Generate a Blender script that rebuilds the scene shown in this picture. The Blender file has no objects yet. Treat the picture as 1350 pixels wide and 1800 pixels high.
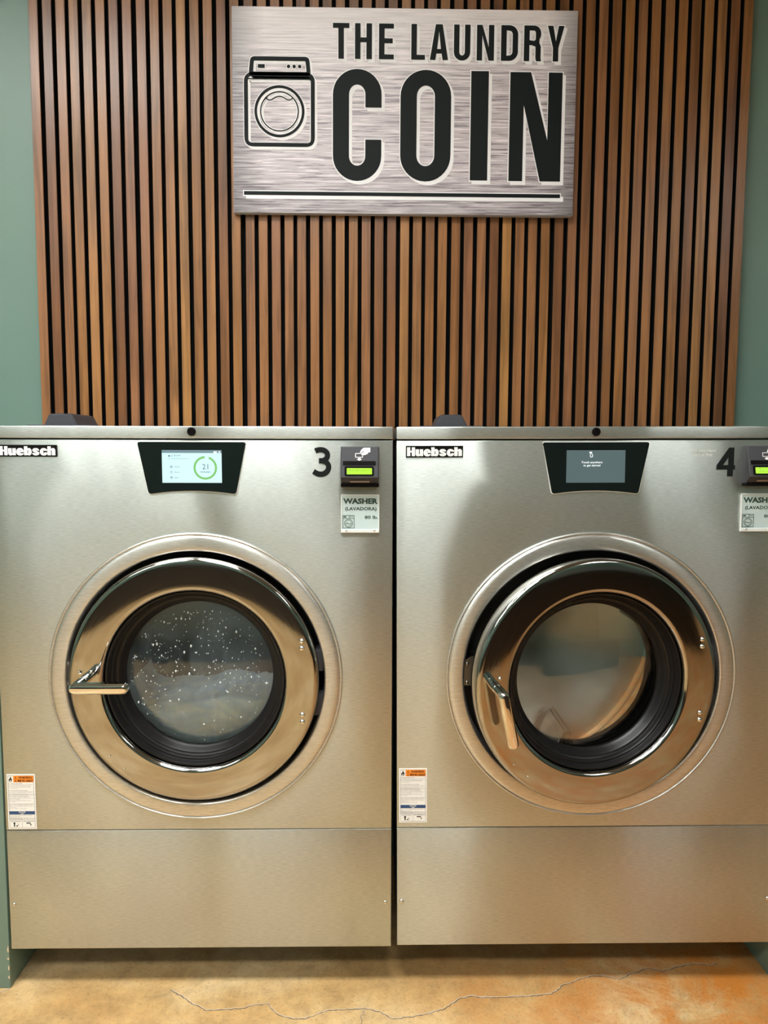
import bpy, bmesh, math, random
from mathutils import Vector, Matrix, Euler
from mathutils.geometry import tessellate_polygon

random.seed(7)
S = bpy.context.scene
C = S.collection
PI = math.pi

# ------------------------------------------------------------------ camera
def rot_cam(yaw, pitch, roll):
    return (Matrix.Rotation(yaw, 3, 'Z') @ Matrix.Rotation(-pitch, 3, 'X') @ Matrix.Rotation(roll, 3, 'Y'))
cam_data = bpy.data.cameras.new('camera')
cam = bpy.data.objects.new('camera', cam_data)
C.objects.link(cam)
S.camera = cam
R = rot_cam(-0.0124, 0.08731, -0.00586)          # columns: right, forward, up
right, fwd, up = R.col[0], R.col[1], R.col[2]
M = Matrix((right, up, -fwd)).transposed().to_4x4()
M.translation = Vector((0, -1.90796, 1.47903))
cam.matrix_world = M
cam_data.sensor_fit = 'VERTICAL'
cam_data.sensor_height = 36
cam_data.lens = 26.0
cam_data.clip_start = 0.02
cam_data.clip_end = 60

# ------------------------------------------------------------------ world, exposure
W = bpy.data.worlds.new('world')
S.world = W
W.use_nodes = True
W.node_tree.nodes['Background'].inputs[0].default_value = (0.9, 0.95, 1.0, 1)
W.node_tree.nodes['Background'].inputs[1].default_value = 0.05
S.view_settings.view_transform = 'Standard'
S.view_settings.look = 'None'
S.view_settings.exposure = 0.2
S.view_settings.gamma = 1
S.view_settings.use_curve_mapping = False
S.cycles.use_denoising = True
S.cycles.max_bounces = 10
S.cycles.transparent_max_bounces = 12
S.cycles.sample_clamp_indirect = 6
LIGHT = 13.0                                        # radiance of the ceiling light diffusers
CEIL = 3.6

# ------------------------------------------------------------------ materials
def nodes_of(name):
    m = bpy.data.materials.new(name)
    m.use_nodes = True
    nt = m.node_tree
    return m, nt, nt.nodes['Principled BSDF']
def simple(name, col, rough=0.5, metal=0.0, emit=None, strength=1.0, spec=0.5):
    m, nt, b = nodes_of(name)
    b.inputs['Base Color'].default_value = (*col, 1)
    b.inputs['Roughness'].default_value = rough
    b.inputs['Metallic'].default_value = metal
    b.inputs['Specular IOR Level'].default_value = spec
    if emit:
        b.inputs['Emission Color'].default_value = (*emit, 1)
        b.inputs['Emission Strength'].default_value = strength
    return m
def N(nt, kind, **kw):
    n = nt.nodes.new(kind)
    for k, v in kw.items():
        if k.startswith('i_'):
            n.inputs[k[2:]].default_value = v
        else:
            setattr(n, k, v)
    return n
def L(nt, a, b): nt.links.new(a, b)
def mapped(nt, scale, coord='Object', loc=(0, 0, 0)):
    tc = N(nt, 'ShaderNodeTexCoord')
    mp = N(nt, 'ShaderNodeMapping')
    mp.inputs['Scale'].default_value = scale
    mp.inputs['Location'].default_value = loc
    L(nt, tc.outputs[coord], mp.inputs['Vector'])
    return mp
def noise(nt, vec, scale=1.0, detail=3.0, rough=0.5, dist=0.0):
    n = N(nt, 'ShaderNodeTexNoise')
    n.inputs['Scale'].default_value = scale
    n.inputs['Detail'].default_value = detail
    n.inputs['Roughness'].default_value = rough
    n.inputs['Distortion'].default_value = dist
    L(nt, vec.outputs[0], n.inputs['Vector'])
    return n
def ramp(nt, src, stops, interp='LINEAR'):
    r = N(nt, 'ShaderNodeValToRGB')
    r.color_ramp.interpolation = interp
    e = r.color_ramp.elements
    while len(e) < len(stops): e.new(0.5)
    for i, (p, c) in enumerate(stops):
        e[i].position = p
        e[i].color = (*c, 1) if len(c) == 3 else c
    L(nt, src, r.inputs['Fac'])
    return r
def mixc(nt, fac, a, b, mode='MIX'):
    m = N(nt, 'ShaderNodeMix', data_type='RGBA', blend_type=mode)
    for s, v in ((m.inputs[0], fac), (m.inputs[6], a), (m.inputs[7], b)):
        if hasattr(v, 'is_linked'): L(nt, v, s)
        elif isinstance(v, (int, float)): s.default_value = v
        else: s.default_value = (*v, 1)
    return m.outputs[2]
def g(v): return (v, v, v)

def make_steel(name, base, rough, aniso, wave):
    """horizontally brushed sheet: the highlight spreads up and down, hardly sideways"""
    m = bpy.data.materials.new(name); m.use_nodes = True
    nt = m.node_tree; nt.nodes.clear()
    out = N(nt, 'ShaderNodeOutputMaterial')
    b = N(nt, 'ShaderNodeBsdfAnisotropic', distribution='MULTI_GGX')
    b2 = N(nt, 'ShaderNodeBsdfAnisotropic', distribution='MULTI_GGX'); b2.inputs['Roughness'].default_value = 0.55
    mx = N(nt, 'ShaderNodeMixShader'); mx.inputs[0].default_value = 0.36
    L(nt, b.outputs[0], mx.inputs[1]); L(nt, b2.outputs[0], mx.inputs[2]); L(nt, mx.outputs[0], out.inputs[0])
    grain = noise(nt, mapped(nt, (55, 55, 480)), 1, 3, 0.6)
    smudge = noise(nt, mapped(nt, (2.6, 2.6, 1.7)), 1, 5, 0.62, 0.6)
    c1 = ramp(nt, grain.outputs['Fac'], [(0.3, tuple(x * 0.86 for x in base)), (0.7, tuple(min(1, x * 1.10) for x in base))])
    c2 = ramp(nt, smudge.outputs['Fac'], [(0.32, g(0.92)), (0.6, g(1.0))])
    cc = mixc(nt, 1.0, c1.outputs[0], c2.outputs[0], 'MULTIPLY')
    L(nt, cc, b.inputs['Color']); L(nt, cc, b2.inputs['Color'])
    b.inputs['Roughness'].default_value = rough
    b.inputs['Anisotropy'].default_value = -aniso
    up_ = N(nt, 'ShaderNodeCombineXYZ'); up_.inputs[2].default_value = 1
    L(nt, up_.outputs[0], b.inputs['Tangent'])
    if wave:
        w = noise(nt, mapped(nt, (1.5, 1.5, 1.1)), 1, 1.5, 0.4)
        bp = N(nt, 'ShaderNodeBump'); bp.inputs['Strength'].default_value = 1; bp.inputs['Distance'].default_value = wave
        L(nt, w.outputs['Fac'], bp.inputs['Height'])
        L(nt, bp.outputs[0], b.inputs['Normal'])
    return m
steel = make_steel('brushed_steel', (0.565, 0.585, 0.555), 0.195, 0.80, 0.004)
ring_steel = make_steel('satin_ring_steel', (0.68, 0.66, 0.62), 0.20, 0.72, 0.0)

def make_turned(name, base, rough):
    m, nt, b = nodes_of(name)
    b.inputs['Metallic'].default_value = 1
    b.inputs['Base Color'].default_value = (*base, 1)
    tc = N(nt, 'ShaderNodeTexCoord')
    ln = N(nt, 'ShaderNodeVectorMath', operation='LENGTH')
    flat = N(nt, 'ShaderNodeVectorMath', operation='MULTIPLY'); flat.inputs[1].default_value = (1, 0, 1)
    L(nt, tc.outputs['Generated'], flat.inputs[0])
    off = N(nt, 'ShaderNodeVectorMath', operation='SUBTRACT'); off.inputs[1].default_value = (0.5, 0, 0.5)
    L(nt, flat.outputs[0], off.inputs[0]); L(nt, off.outputs[0], ln.inputs[0])
    n = N(nt, 'ShaderNodeTexNoise', noise_dimensions='1D'); n.inputs['Scale'].default_value = 140; n.inputs['Detail'].default_value = 3
    L(nt, ln.outputs['Value'], n.inputs['W'])
    r = ramp(nt, n.outputs['Fac'], [(0.3, g(rough * 0.6)), (0.7, g(rough * 1.4))])
    L(nt, r.outputs[0], b.inputs['Roughness'])
    return m
door_steel = make_turned('polished_door_steel', (0.42, 0.405, 0.385), 0.07)
chrome = simple('chrome', (0.82, 0.81, 0.80), 0.05, 1)
bolt_steel = simple('bolt_steel', (0.72, 0.70, 0.67), 0.12, 1)
dark_steel = simple('dark_steel_plate', (0.25, 0.23, 0.21), 0.35, 1)
rubber = simple('black_rubber', (0.008, 0.007, 0.007), 0.36, 0, spec=0.28)
recess_black = simple('recess_black', (0.006, 0.006, 0.006), 0.6)
shadow_gap = simple('dark_interior', (0.01, 0.01, 0.01), 0.8)
plastic = simple('charcoal_plastic', (0.042, 0.041, 0.047), 0.45, spec=0.35)
plastic_dark = simple('black_plastic', (0.006, 0.005, 0.005), 0.6, spec=0.06)
plastic_brown = simple('slot_lip_plastic', (0.30, 0.24, 0.22), 0.5)
panel_black = simple('black_panel_glass', (0.004, 0.006, 0.006), 0.04)
panel_rim = simple('panel_rim', (0.72, 0.71, 0.68), 0.35)
black_print = simple('black_print', (0.008, 0.010, 0.010), 0.55, spec=0.15)
white_print = simple('white_print', (0.90, 0.865, 0.875), 0.5, spec=0.25)
badge_letter = simple('badge_letter', (0.80, 0.79, 0.79), 0.3)
green_print = simple('dark_green_print', (0.025, 0.06, 0.045), 0.5)
card_paper = simple('pale_blue_card', (0.50, 0.60, 0.60), 0.35)
sticker_white = simple('sticker_white', (0.80, 0.77, 0.73), 0.45)
sticker_orange = simple('sticker_orange', (0.85, 0.24, 0.02), 0.45)
sticker_navy = simple('sticker_navy', (0.02, 0.06, 0.16), 0.45)
text_grey = simple('text_grey', (0.10, 0.10, 0.11), 0.5)
faint_print = simple('faint_white_print', (0.85, 0.84, 0.78), 0.4)
acrylic_edge = simple('acrylic_edge', (0.72, 0.74, 0.72), 0.15)
scr_white = simple('screen_white', (0.02, 0.02, 0.02), 0.1, emit=(0.62, 0.90, 0.93), strength=1.0)
scr_grey = simple('screen_grey', (0.02, 0.02, 0.02), 0.1, emit=(0.075, 0.115, 0.118), strength=1.0)
scr_bar = simple('screen_status_bar', (0.02, 0.02, 0.02), 0.1, emit=(0.16, 0.25, 0.28), strength=1.0)
scr_green = simple('screen_green', (0.02, 0.02, 0.02), 0.1, emit=(0.20, 0.52, 0.14), strength=1.0)
scr_ink = simple('screen_ink', (0.02, 0.02, 0.02), 0.1, emit=(0.10, 0.16, 0.17), strength=1.0)
scr_light = simple('screen_light_ink', (0.02, 0.02, 0.02), 0.1, emit=(0.9, 0.95, 0.95), strength=1.0)
lcd_green = simple('lcd_green', (0.02, 0.02, 0.0), 0.2, emit=(0.42, 0.90, 0.01), strength=1.0)
lcd_ink = simple('lcd_ink', (0.02, 0.02, 0.0), 0.2, emit=(0.13, 0.30, 0.01), strength=1.0)
felt = simple('black_felt', (0.005, 0.005, 0.005), 0.95, spec=0.1)
diffuser = simple('light_diffuser', (0.9, 0.9, 0.9), 0.5, emit=(0.96, 1.0, 0.985), strength=LIGHT)
white_metal = simple('white_metal', (0.8, 0.8, 0.78), 0.4)
wainscot_mat = simple('dark_brown_laminate', (0.035, 0.028, 0.026), 0.35)
sign_edge = simple('sign_edge', (0.42, 0.36, 0.33), 0.4)
crack_mat = simple('crack_dark', (0.10, 0.065, 0.04), 0.9)
crack_edge = simple('crack_edge', (0.50, 0.38, 0.26), 0.9)

def make_paint(name, base, chips=False):
    m, nt, b = nodes_of(name)
    n = noise(nt, mapped(nt, (1.2, 1.2, 1.2)), 1, 4, 0.6)
    r = ramp(nt, n.outputs['Fac'], [(0.3, tuple(x * 0.93 for x in base)), (0.7, tuple(x * 1.05 for x in base))])
    L(nt, r.outputs[0], b.inputs['Base Color'])
    b.inputs['Roughness'].default_value = 0.42
    n2 = noise(nt, mapped(nt, (220, 220, 220)), 1, 2, 0.5)
    bp = N(nt, 'ShaderNodeBump'); bp.inputs['Strength'].default_value = 0.25; bp.inputs['Distance'].default_value = 0.0008
    L(nt, n2.outputs['Fac'], bp.inputs['Height']); L(nt, bp.outputs[0], b.inputs['Normal'])
    return m
green = make_paint('sage_green_paint', (0.150, 0.228, 0.186))
white_paint = make_paint('white_ceiling_paint', (0.42, 0.42, 0.41))

def make_floor():
    m, nt, b = nodes_of('stained_concrete')
    v = mapped(nt, (1, 1, 1))
    n1 = noise(nt, v, 2.2, 6, 0.62, 0.4)
    n2 = noise(nt, v, 14, 6, 0.7, 0.2)
    n3 = noise(nt, v, 120, 3, 0.6)
    base = ramp(nt, n1.outputs['Fac'], [(0.30, (0.36, 0.195, 0.070)), (0.48, (0.51, 0.315, 0.130)), (0.64, (0.63, 0.44, 0.225))])
    mott = ramp(nt, n2.outputs['Fac'], [(0.3, g(0.62)), (0.5, g(0.95)), (0.7, g(1.16))])
    c = mixc(nt, 0.8, base.outputs[0], mott.outputs[0], 'MULTIPLY')
    # rust-orange stain growing towards +x
    sep = N(nt, 'ShaderNodeSeparateXYZ'); L(nt, v.outputs[0], sep.inputs[0])
    xr = N(nt, 'ShaderNodeMapRange'); xr.inputs[1].default_value = 0.0; xr.inputs[2].default_value = 0.85
    L(nt, sep.outputs[0], xr.inputs[0])
    n4 = noise(nt, v, 5.5, 7, 0.75, 0.6)
    st = ramp(nt, n4.outputs['Fac'], [(0.38, g(0.0)), (0.60, g(1.0))])
    f = N(nt, 'ShaderNodeMath', operation='MULTIPLY'); L(nt, st.outputs[0], f.inputs[0]); L(nt, xr.outputs[0], f.inputs[1])
    c = mixc(nt, f.outputs[0], c, (0.50, 0.175, 0.030))
    spk = ramp(nt, n3.outputs['Fac'], [(0.34, g(0.62)), (0.45, g(1.0)), (0.62, g(1.0)), (0.72, g(1.16))])
    c = mixc(nt, 0.6, c, spk.outputs[0], 'MULTIPLY')
    L(nt, c, b.inputs['Base Color'])
    rr = ramp(nt, n2.outputs['Fac'], [(0.3, g(0.5)), (0.7, g(0.35))])
    L(nt, rr.outputs[0], b.inputs['Roughness'])
    bp = N(nt, 'ShaderNodeBump'); bp.inputs['Strength'].default_value = 0.3; bp.inputs['Distance'].default_value = 0.0015
    L(nt, n2.outputs['Fac'], bp.inputs['Height']); L(nt, bp.outputs[0], b.inputs['Normal'])
    return m
concrete = make_floor()

def make_wood():
    m, nt, b = nodes_of('walnut_slat_wood')
    oi = N(nt, 'ShaderNodeObjectInfo')
    tc = N(nt, 'ShaderNodeTexCoord')
    sh = N(nt, 'ShaderNodeCombineXYZ')
    for k, f in ((0, 37.0), (1, 11.0), (2, 53.0)):
        mm = N(nt, 'ShaderNodeMath', operation='MULTIPLY'); mm.inputs[1].default_value = f
        L(nt, oi.outputs['Random'], mm.inputs[0]); L(nt, mm.outputs[0], sh.inputs[k])
    def vec(scale):
        mp = N(nt, 'ShaderNodeMapping'); mp.inputs['Scale'].default_value = scale
        L(nt, tc.outputs['Object'], mp.inputs['Vector'])
        ad = N(nt, 'ShaderNodeVectorMath', operation='ADD')
        L(nt, mp.outputs[0], ad.inputs[0]); L(nt, sh.outputs[0], ad.inputs[1])
        return ad
    fine = noise(nt, vec((190, 190, 5.0)), 1, 4, 0.6, 0.4)
    cath = noise(nt, vec((34, 34, 1.6)), 1, 3, 0.5, 1.2)
    wide = noise(nt, vec((3, 3, 2.2)), 1, 3, 0.6)
    rng = N(nt, 'ShaderNodeTexWhiteNoise', noise_dimensions='1D'); L(nt, oi.outputs['Random'], rng.inputs['W'])
    tone = ramp(nt, rng.outputs['Value'], [(0.0, (0.170, 0.068, 0.026)), (0.25, (0.220, 0.092, 0.031)), (0.5, (0.30, 0.132, 0.040)), (0.75, (0.240, 0.102, 0.046)), (1.0, (0.345, 0.162, 0.050))])
    gr = ramp(nt, cath.outputs['Fac'], [(0.34, g(0.62)), (0.5, g(1.0)), (0.66, g(1.18))])
    fr = ramp(nt, fine.outputs['Fac'], [(0.3, g(0.82)), (0.6, g(1.05))])
    wr = ramp(nt, wide.outputs['Fac'], [(0.3, (0.80, 0.78, 0.80)), (0.7, (1.16, 1.12, 1.04))])
    c = mixc(nt, 0.9, tone.outputs[0], gr.outputs[0], 'MULTIPLY')
    c = mixc(nt, 0.9, c, fr.outputs[0], 'MULTIPLY')
    c = mixc(nt, 0.9, c, wr.outputs[0], 'MULTIPLY')
    L(nt, c, b.inputs['Base Color'])
    b.inputs['Roughness'].default_value = 0.30
    b.inputs['Specular IOR Level'].default_value = 0.42
    bp = N(nt, 'ShaderNodeBump'); bp.inputs['Strength'].default_value = 0.2; bp.inputs['Distance'].default_value = 0.0005
    L(nt, fine.outputs['Fac'], bp.inputs['Height']); L(nt, bp.outputs[0], b.inputs['Normal'])
    return m
wood = make_wood()

def make_sign_print():
    m, nt, b = nodes_of('brushed_metal_print')
    v1 = mapped(nt, (6.5, 6.5, 180))
    streak = noise(nt, v1, 1, 4, 0.55, 0.5)
    st = ramp(nt, streak.outputs['Fac'], [(0.41, g(0.0)), (0.44, g(0.5)), (0.55, g(0.58)), (0.575, g(1.0))])
    c = mixc(nt, st.outputs[0], (0.265, 0.212, 0.232), (0.80, 0.70, 0.725))
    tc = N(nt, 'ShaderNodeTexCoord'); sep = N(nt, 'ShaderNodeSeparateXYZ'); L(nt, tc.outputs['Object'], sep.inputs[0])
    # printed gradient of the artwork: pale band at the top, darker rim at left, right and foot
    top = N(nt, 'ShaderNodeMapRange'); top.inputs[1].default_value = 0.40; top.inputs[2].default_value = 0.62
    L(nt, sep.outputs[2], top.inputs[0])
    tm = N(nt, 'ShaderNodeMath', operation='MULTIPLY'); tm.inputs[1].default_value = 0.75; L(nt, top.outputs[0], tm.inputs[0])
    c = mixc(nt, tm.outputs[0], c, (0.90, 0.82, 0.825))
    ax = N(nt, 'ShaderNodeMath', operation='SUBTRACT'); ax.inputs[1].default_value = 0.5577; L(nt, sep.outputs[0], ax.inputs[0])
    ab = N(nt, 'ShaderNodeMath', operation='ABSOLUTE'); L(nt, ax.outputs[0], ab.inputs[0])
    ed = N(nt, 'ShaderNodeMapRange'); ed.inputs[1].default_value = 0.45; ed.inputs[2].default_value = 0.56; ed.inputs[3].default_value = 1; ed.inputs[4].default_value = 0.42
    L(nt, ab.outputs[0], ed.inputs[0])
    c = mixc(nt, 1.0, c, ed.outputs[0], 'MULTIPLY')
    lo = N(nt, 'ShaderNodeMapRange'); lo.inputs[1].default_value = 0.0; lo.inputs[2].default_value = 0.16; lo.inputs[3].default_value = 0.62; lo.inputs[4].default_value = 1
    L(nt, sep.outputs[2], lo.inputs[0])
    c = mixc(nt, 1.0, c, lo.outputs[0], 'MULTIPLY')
    L(nt, c, b.inputs['Base Color'])
    b.inputs['Roughness'].default_value = 0.35
    return m
sign_print = make_sign_print()

def make_glass(name, tint, haze, ior=1.6):
    m = bpy.data.materials.new(name); m.use_nodes = True
    nt = m.node_tree; nt.nodes.clear()
    out = N(nt, 'ShaderNodeOutputMaterial')
    tr = N(nt, 'ShaderNodeBsdfTransparent'); tr.inputs[0].default_value = (*tint, 1)
    gl = N(nt, 'ShaderNodeBsdfGlossy'); gl.inputs['Roughness'].default_value = 0.015
    gl.inputs['Color'].default_value = (1, 1, 1, 1)
    fr = N(nt, 'ShaderNodeFresnel'); fr.inputs['IOR'].default_value = ior
    mx = N(nt, 'ShaderNodeMixShader')
    L(nt, fr.outputs[0], mx.inputs[0])
    if haze:
        df = N(nt, 'ShaderNodeBsdfDiffuse'); df.inputs[0].default_value = (0.42, 0.52, 0.58, 1)
        n = noise(nt, mapped(nt, (9, 9, 3.2)), 1, 5, 0.6, 0.8)
        r = ramp(nt, n.outputs['Fac'], [(0.45, g(0.01)), (0.75, g(haze))])
        m2 = N(nt, 'ShaderNodeMixShader')
        L(nt, r.outputs[0], m2.inputs[0]); L(nt, tr.outputs[0], m2.inputs[1]); L(nt, df.outputs[0], m2.inputs[2])
        L(nt, m2.outputs[0], mx.inputs[1])
    else:
        L(nt, tr.outputs[0], mx.inputs[1])
    L(nt, gl.outputs[0], mx.inputs[2]); L(nt, mx.outputs[0], out.inputs[0])
    return m
glass_clear = make_glass('door_glass', (0.95, 0.965, 0.96), 0.0)
glass_wet = make_glass('wet_door_glass', (0.96, 0.98, 0.985), 0.12, 1.47)

def make_drum():
    m, nt, b = nodes_of('perforated_drum_steel')
    b.inputs['Metallic'].default_value = 1
    b.inputs['Roughness'].default_value = 0.33
    tc = N(nt, 'ShaderNodeTexCoord'); sep = N(nt, 'ShaderNodeSeparateXYZ'); L(nt, tc.outputs['Object'], sep.inputs[0])
    zz = N(nt, 'ShaderNodeMath', operation='SUBTRACT'); zz.inputs[1].default_value = 1.53 - 0.658; L(nt, sep.outputs[2], zz.inputs[0])
    at = N(nt, 'ShaderNodeMath', operation='ARCTAN2'); L(nt, sep.outputs[0], at.inputs[0]); L(nt, zz.outputs[0], at.inputs[1])
    def cell(src, k):
        a = N(nt, 'ShaderNodeMath', operation='MULTIPLY'); a.inputs[1].default_value = k; L(nt, src, a.inputs[0])
        f = N(nt, 'ShaderNodeMath', operation='FRACT'); L(nt, a.outputs[0], f.inputs[0])
        s = N(nt, 'ShaderNodeMath', operation='SUBTRACT'); s.inputs[1].default_value = 0.5; L(nt, f.outputs[0], s.inputs[0])
        p = N(nt, 'ShaderNodeMath', operation='POWER'); p.inputs[1].default_value = 2; L(nt, s.outputs[0], p.inputs[0])
        return p
    a, c = cell(at.outputs[0], 22.0), cell(sep.outputs[1], 62.0)
    sm = N(nt, 'ShaderNodeMath', operation='ADD'); L(nt, a.outputs[0], sm.inputs[0]); L(nt, c.outputs[0], sm.inputs[1])
    r = ramp(nt, sm.outputs[0], [(0.06, (0.01, 0.01, 0.01)), (0.09, (0.42, 0.40, 0.38))])
    L(nt, r.outputs[0], b.inputs['Base Color'])
    return m
drum_steel = make_drum()
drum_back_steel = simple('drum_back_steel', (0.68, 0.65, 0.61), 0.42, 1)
drum_shaded_steel = simple('shaded_drum_back', (0.16, 0.155, 0.15), 0.40, 1)  # same drum back steel, coloured darker to stand in for the dim interior
lifter_steel = simple('lifter_steel', (0.45, 0.43, 0.40), 0.25, 1)

def make_foam():
    m, nt, b = nodes_of('soap_foam')
    v = mapped(nt, (14, 14, 22))
    n = noise(nt, v, 1, 6, 0.65, 1.0)
    r = ramp(nt, n.outputs['Fac'], [(0.3, (0.58, 0.80, 1.0)), (0.6, (0.86, 0.98, 1.0))])
    L(nt, r.outputs[0], b.inputs['Base Color'])
    b.inputs['Roughness'].default_value = 0.6
    b.inputs['Subsurface Weight'].default_value = 0.0
    return m
foam = make_foam()
droplet = simple('water_droplet', (0.62, 0.65, 0.66), 0.1)

# ------------------------------------------------------------------ mesh helpers (x = across, z = up, y = -off towards the viewer)
CACHE = {}
def mesh_from(bm, name, mat, smooth=None):
    me = bpy.data.meshes.new(name)
    bmesh.ops.recalc_face_normals(bm, faces=bm.faces) if smooth != 'keep' else None
    bm.to_mesh(me); bm.free()
    mats = mat if isinstance(mat, (list, tuple)) else [mat]
    for k in mats: me.materials.append(k)
    if isinstance(smooth, (int, float)):
        for p in me.polygons: p.use_smooth = True
        me.set_sharp_from_angle(angle=math.radians(smooth))
    return me
def link(name, me, parent=None):
    o = bpy.data.objects.new(name, me)
    C.objects.link(o)
    if parent: o.parent = parent
    return o
def obj(name, bm, mat, parent=None, smooth=None):
    return link(name, mesh_from(bm, name, mat, smooth), parent)
def empty(name, loc, rot, label, cat, group=None):
    o = bpy.data.objects.new(name, None); C.objects.link(o)
    o.location = loc; o.rotation_euler = rot
    o['label'] = label; o['category'] = cat
    if group: o['group'] = group
    return o
def tag(o, label, cat, group=None, kind=None):
    o['label'] = label; o['category'] = cat
    if group: o['group'] = group
    if kind: o['kind'] = kind
    return o
def structure(o): o['kind'] = 'structure'; return o
def B(): return bmesh.new()
def box(bm, x0, x1, y0, y1, z0, z1, bevel=0.0, seg=2, mi=0):
    r = bmesh.ops.create_cube(bm, size=1)
    vs = r['verts']
    for v in vs:
        v.co = Vector(((x0 + x1) / 2 + v.co.x * (x1 - x0), (y0 + y1) / 2 + v.co.y * (y1 - y0), (z0 + z1) / 2 + v.co.z * (z1 - z0)))
    fs = set(f for v in vs for f in v.link_faces)
    for f in fs: f.material_index = mi
    if bevel:
        es = list(set(e for v in vs for e in v.link_edges))
        bmesh.ops.bevel(bm, geom=es, offset=bevel, segments=seg, affect='EDGES', profile=0.6)
    return vs
def lathe(bm, prof, cx=0.0, cz=0.0, seg=96, mi=0, close=False):
    """revolve (radius, off) about the axis that runs towards the viewer"""
    rings = []
    for r, off in prof:
        if r < 1e-6: rings.append([bm.verts.new((cx, -off, cz))])
        else: rings.append([bm.verts.new((cx + r * math.cos(2 * PI * k / seg), -off, cz + r * math.sin(2 * PI * k / seg))) for k in range(seg)])
    pairs = list(zip(rings, rings[1:]))
    if close: pairs.append((rings[-1], rings[0]))
    for a, b in pairs:
        for k in range(seg):
            j = (k + 1) % seg
            if len(a) == 1 and len(b) == 1: continue
            vs = [a[0], b[j], b[k]] if len(a) == 1 else [a[k], a[j], b[0]] if len(b) == 1 else [a[k], a[j], b[j], b[k]]
            f = bm.faces.new(vs); f.material_index = mi
def poly(bm, outer, holes=(), y=0.0, mi=0):
    """flat filled outline facing the viewer (-y)"""
    loops = [[Vector((p[0], p[1], 0)) for p in lp] for lp in [outer, *holes]]
    flat = [p for lp in loops for p in lp]
    vs = [bm.verts.new((p.x, y, p.y)) for p in flat]
    for t in tessellate_polygon(loops):
        a, b, c = (vs[i] for i in t)
        n = (b.co - a.co).cross(c.co - a.co)
        if n.length < 1e-12: continue
        try: f = bm.faces.new((a, b, c) if n.y < 0 else (a, c, b)); f.material_index = mi
        except ValueError: pass
    return vs
def prism(bm, outer, holes=(), y0=0.0, y1=0.01, mi=0):
    """outline extruded from the front y0 back to y1"""
    poly(bm, outer, holes, y0, mi); poly(bm, outer, holes, y1, mi)
    for lp in [outer, *holes]:
        a = [bm.verts.new((p[0], y0, p[1])) for p in lp]
        b = [bm.verts.new((p[0], y1, p[1])) for p in lp]
        for k in range(len(lp)):
            j = (k + 1) % len(lp)
            f = bm.faces.new((a[k], a[j], b[j], b[k])); f.material_index = mi
    bmesh.ops.remove_doubles(bm, verts=bm.verts, dist=1e-6)
def area(lp): return 0.5 * sum(a[0] * b[1] - b[0] * a[1] for a, b in zip(lp, lp[1:] + lp[:1]))
def grow(lp, d, hole=False):
    """outline moved outwards by d (holes: inwards)"""
    lp = list(lp)
    s = 1 if area(lp) > 0 else -1
    if hole: s = -s
    out, n = [], len(lp)
    for k in range(n):
        p, q, r = Vector(lp[k - 1]), Vector(lp[k]), Vector(lp[(k + 1) % n])
        e1, e2 = (q - p), (r - q)
        if e1.length < 1e-9 or e2.length < 1e-9: out.append(tuple(q)); continue
        n1 = Vector((e1.y, -e1.x)).normalized(); n2 = Vector((e2.y, -e2.x)).normalized()
        m = n1 + n2
        if m.length < 1e-6: m = n1
        m.normalize()
        out.append(tuple(q + m * (s * d / max(0.4, m.dot(n1)))))
    return out
def shift(lp, dx, dz): return [(x + dx, z + dz) for x, z in lp]
def rect(x0, z0, x1, z1): return [(x0, z0), (x1, z0), (x1, z1), (x0, z1)]
def arc(cx, cz, rx, rz, a0, a1, n=10):
    return [(cx + rx * math.cos(math.radians(a0 + (a1 - a0) * k / n)), cz + rz * math.sin(math.radians(a0 + (a1 - a0) * k / n))) for k in range(n + 1)]
def rrect(x0, z0, x1, z1, r, n=6):
    return arc(x1 - r, z1 - r, r, r, 0, 90, n) + arc(x0 + r, z1 - r, r, r, 90, 180, n) + arc(x0 + r, z0 + r, r, r, 180, 270, n) + arc(x1 - r, z0 + r, r, r, 270, 360, n)
def rounded(pts, r, n=4):
    """closed outline with its corners rounded"""
    out, m = [], len(pts)
    for k in range(m):
        p, q, s = Vector(pts[k - 1]), Vector(pts[k]), Vector(pts[(k + 1) % m])
        a = q + (p - q).normalized() * r; b = q + (s - q).normalized() * r
        for i in range(n + 1):
            t = i / n
            out.append(tuple(a * (1 - t) ** 2 + q * (2 * t * (1 - t)) + b * t * t))
    return out
def circle(cx, cz, r, n=48): return arc(cx, cz, r, r, 0, 360 - 360 / n, n - 1)
def smooth_line(pts, n=5):
    out = []
    for k in range(len(pts) - 1):
        p0, p1, p2, p3 = (Vector(pts[max(0, min(len(pts) - 1, k + d))]) for d in (-1, 0, 1, 2))
        for i in range(n):
            t = i / n
            out.append(tuple(0.5 * ((2 * p1) + (p2 - p0) * t + (2 * p0 - 5 * p1 + 4 * p2 - p3) * t * t + (3 * p1 - p0 - 3 * p2 + p3) * t ** 3)))
    out.append(tuple(pts[-1]))
    return out
def stroke(pts, w):
    """open line thickened to an outline"""
    l, r = [], []
    for k, q in enumerate(pts):
        a, b = Vector(pts[max(0, k - 1)]), Vector(pts[min(len(pts) - 1, k + 1)])
        t = (b - a).normalized(); n = Vector((-t.y, t.x)) * (w / 2)
        l.append(tuple(Vector(q) + n)); r.append(tuple(Vector(q) - n))
    return l + r[::-1]
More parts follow.
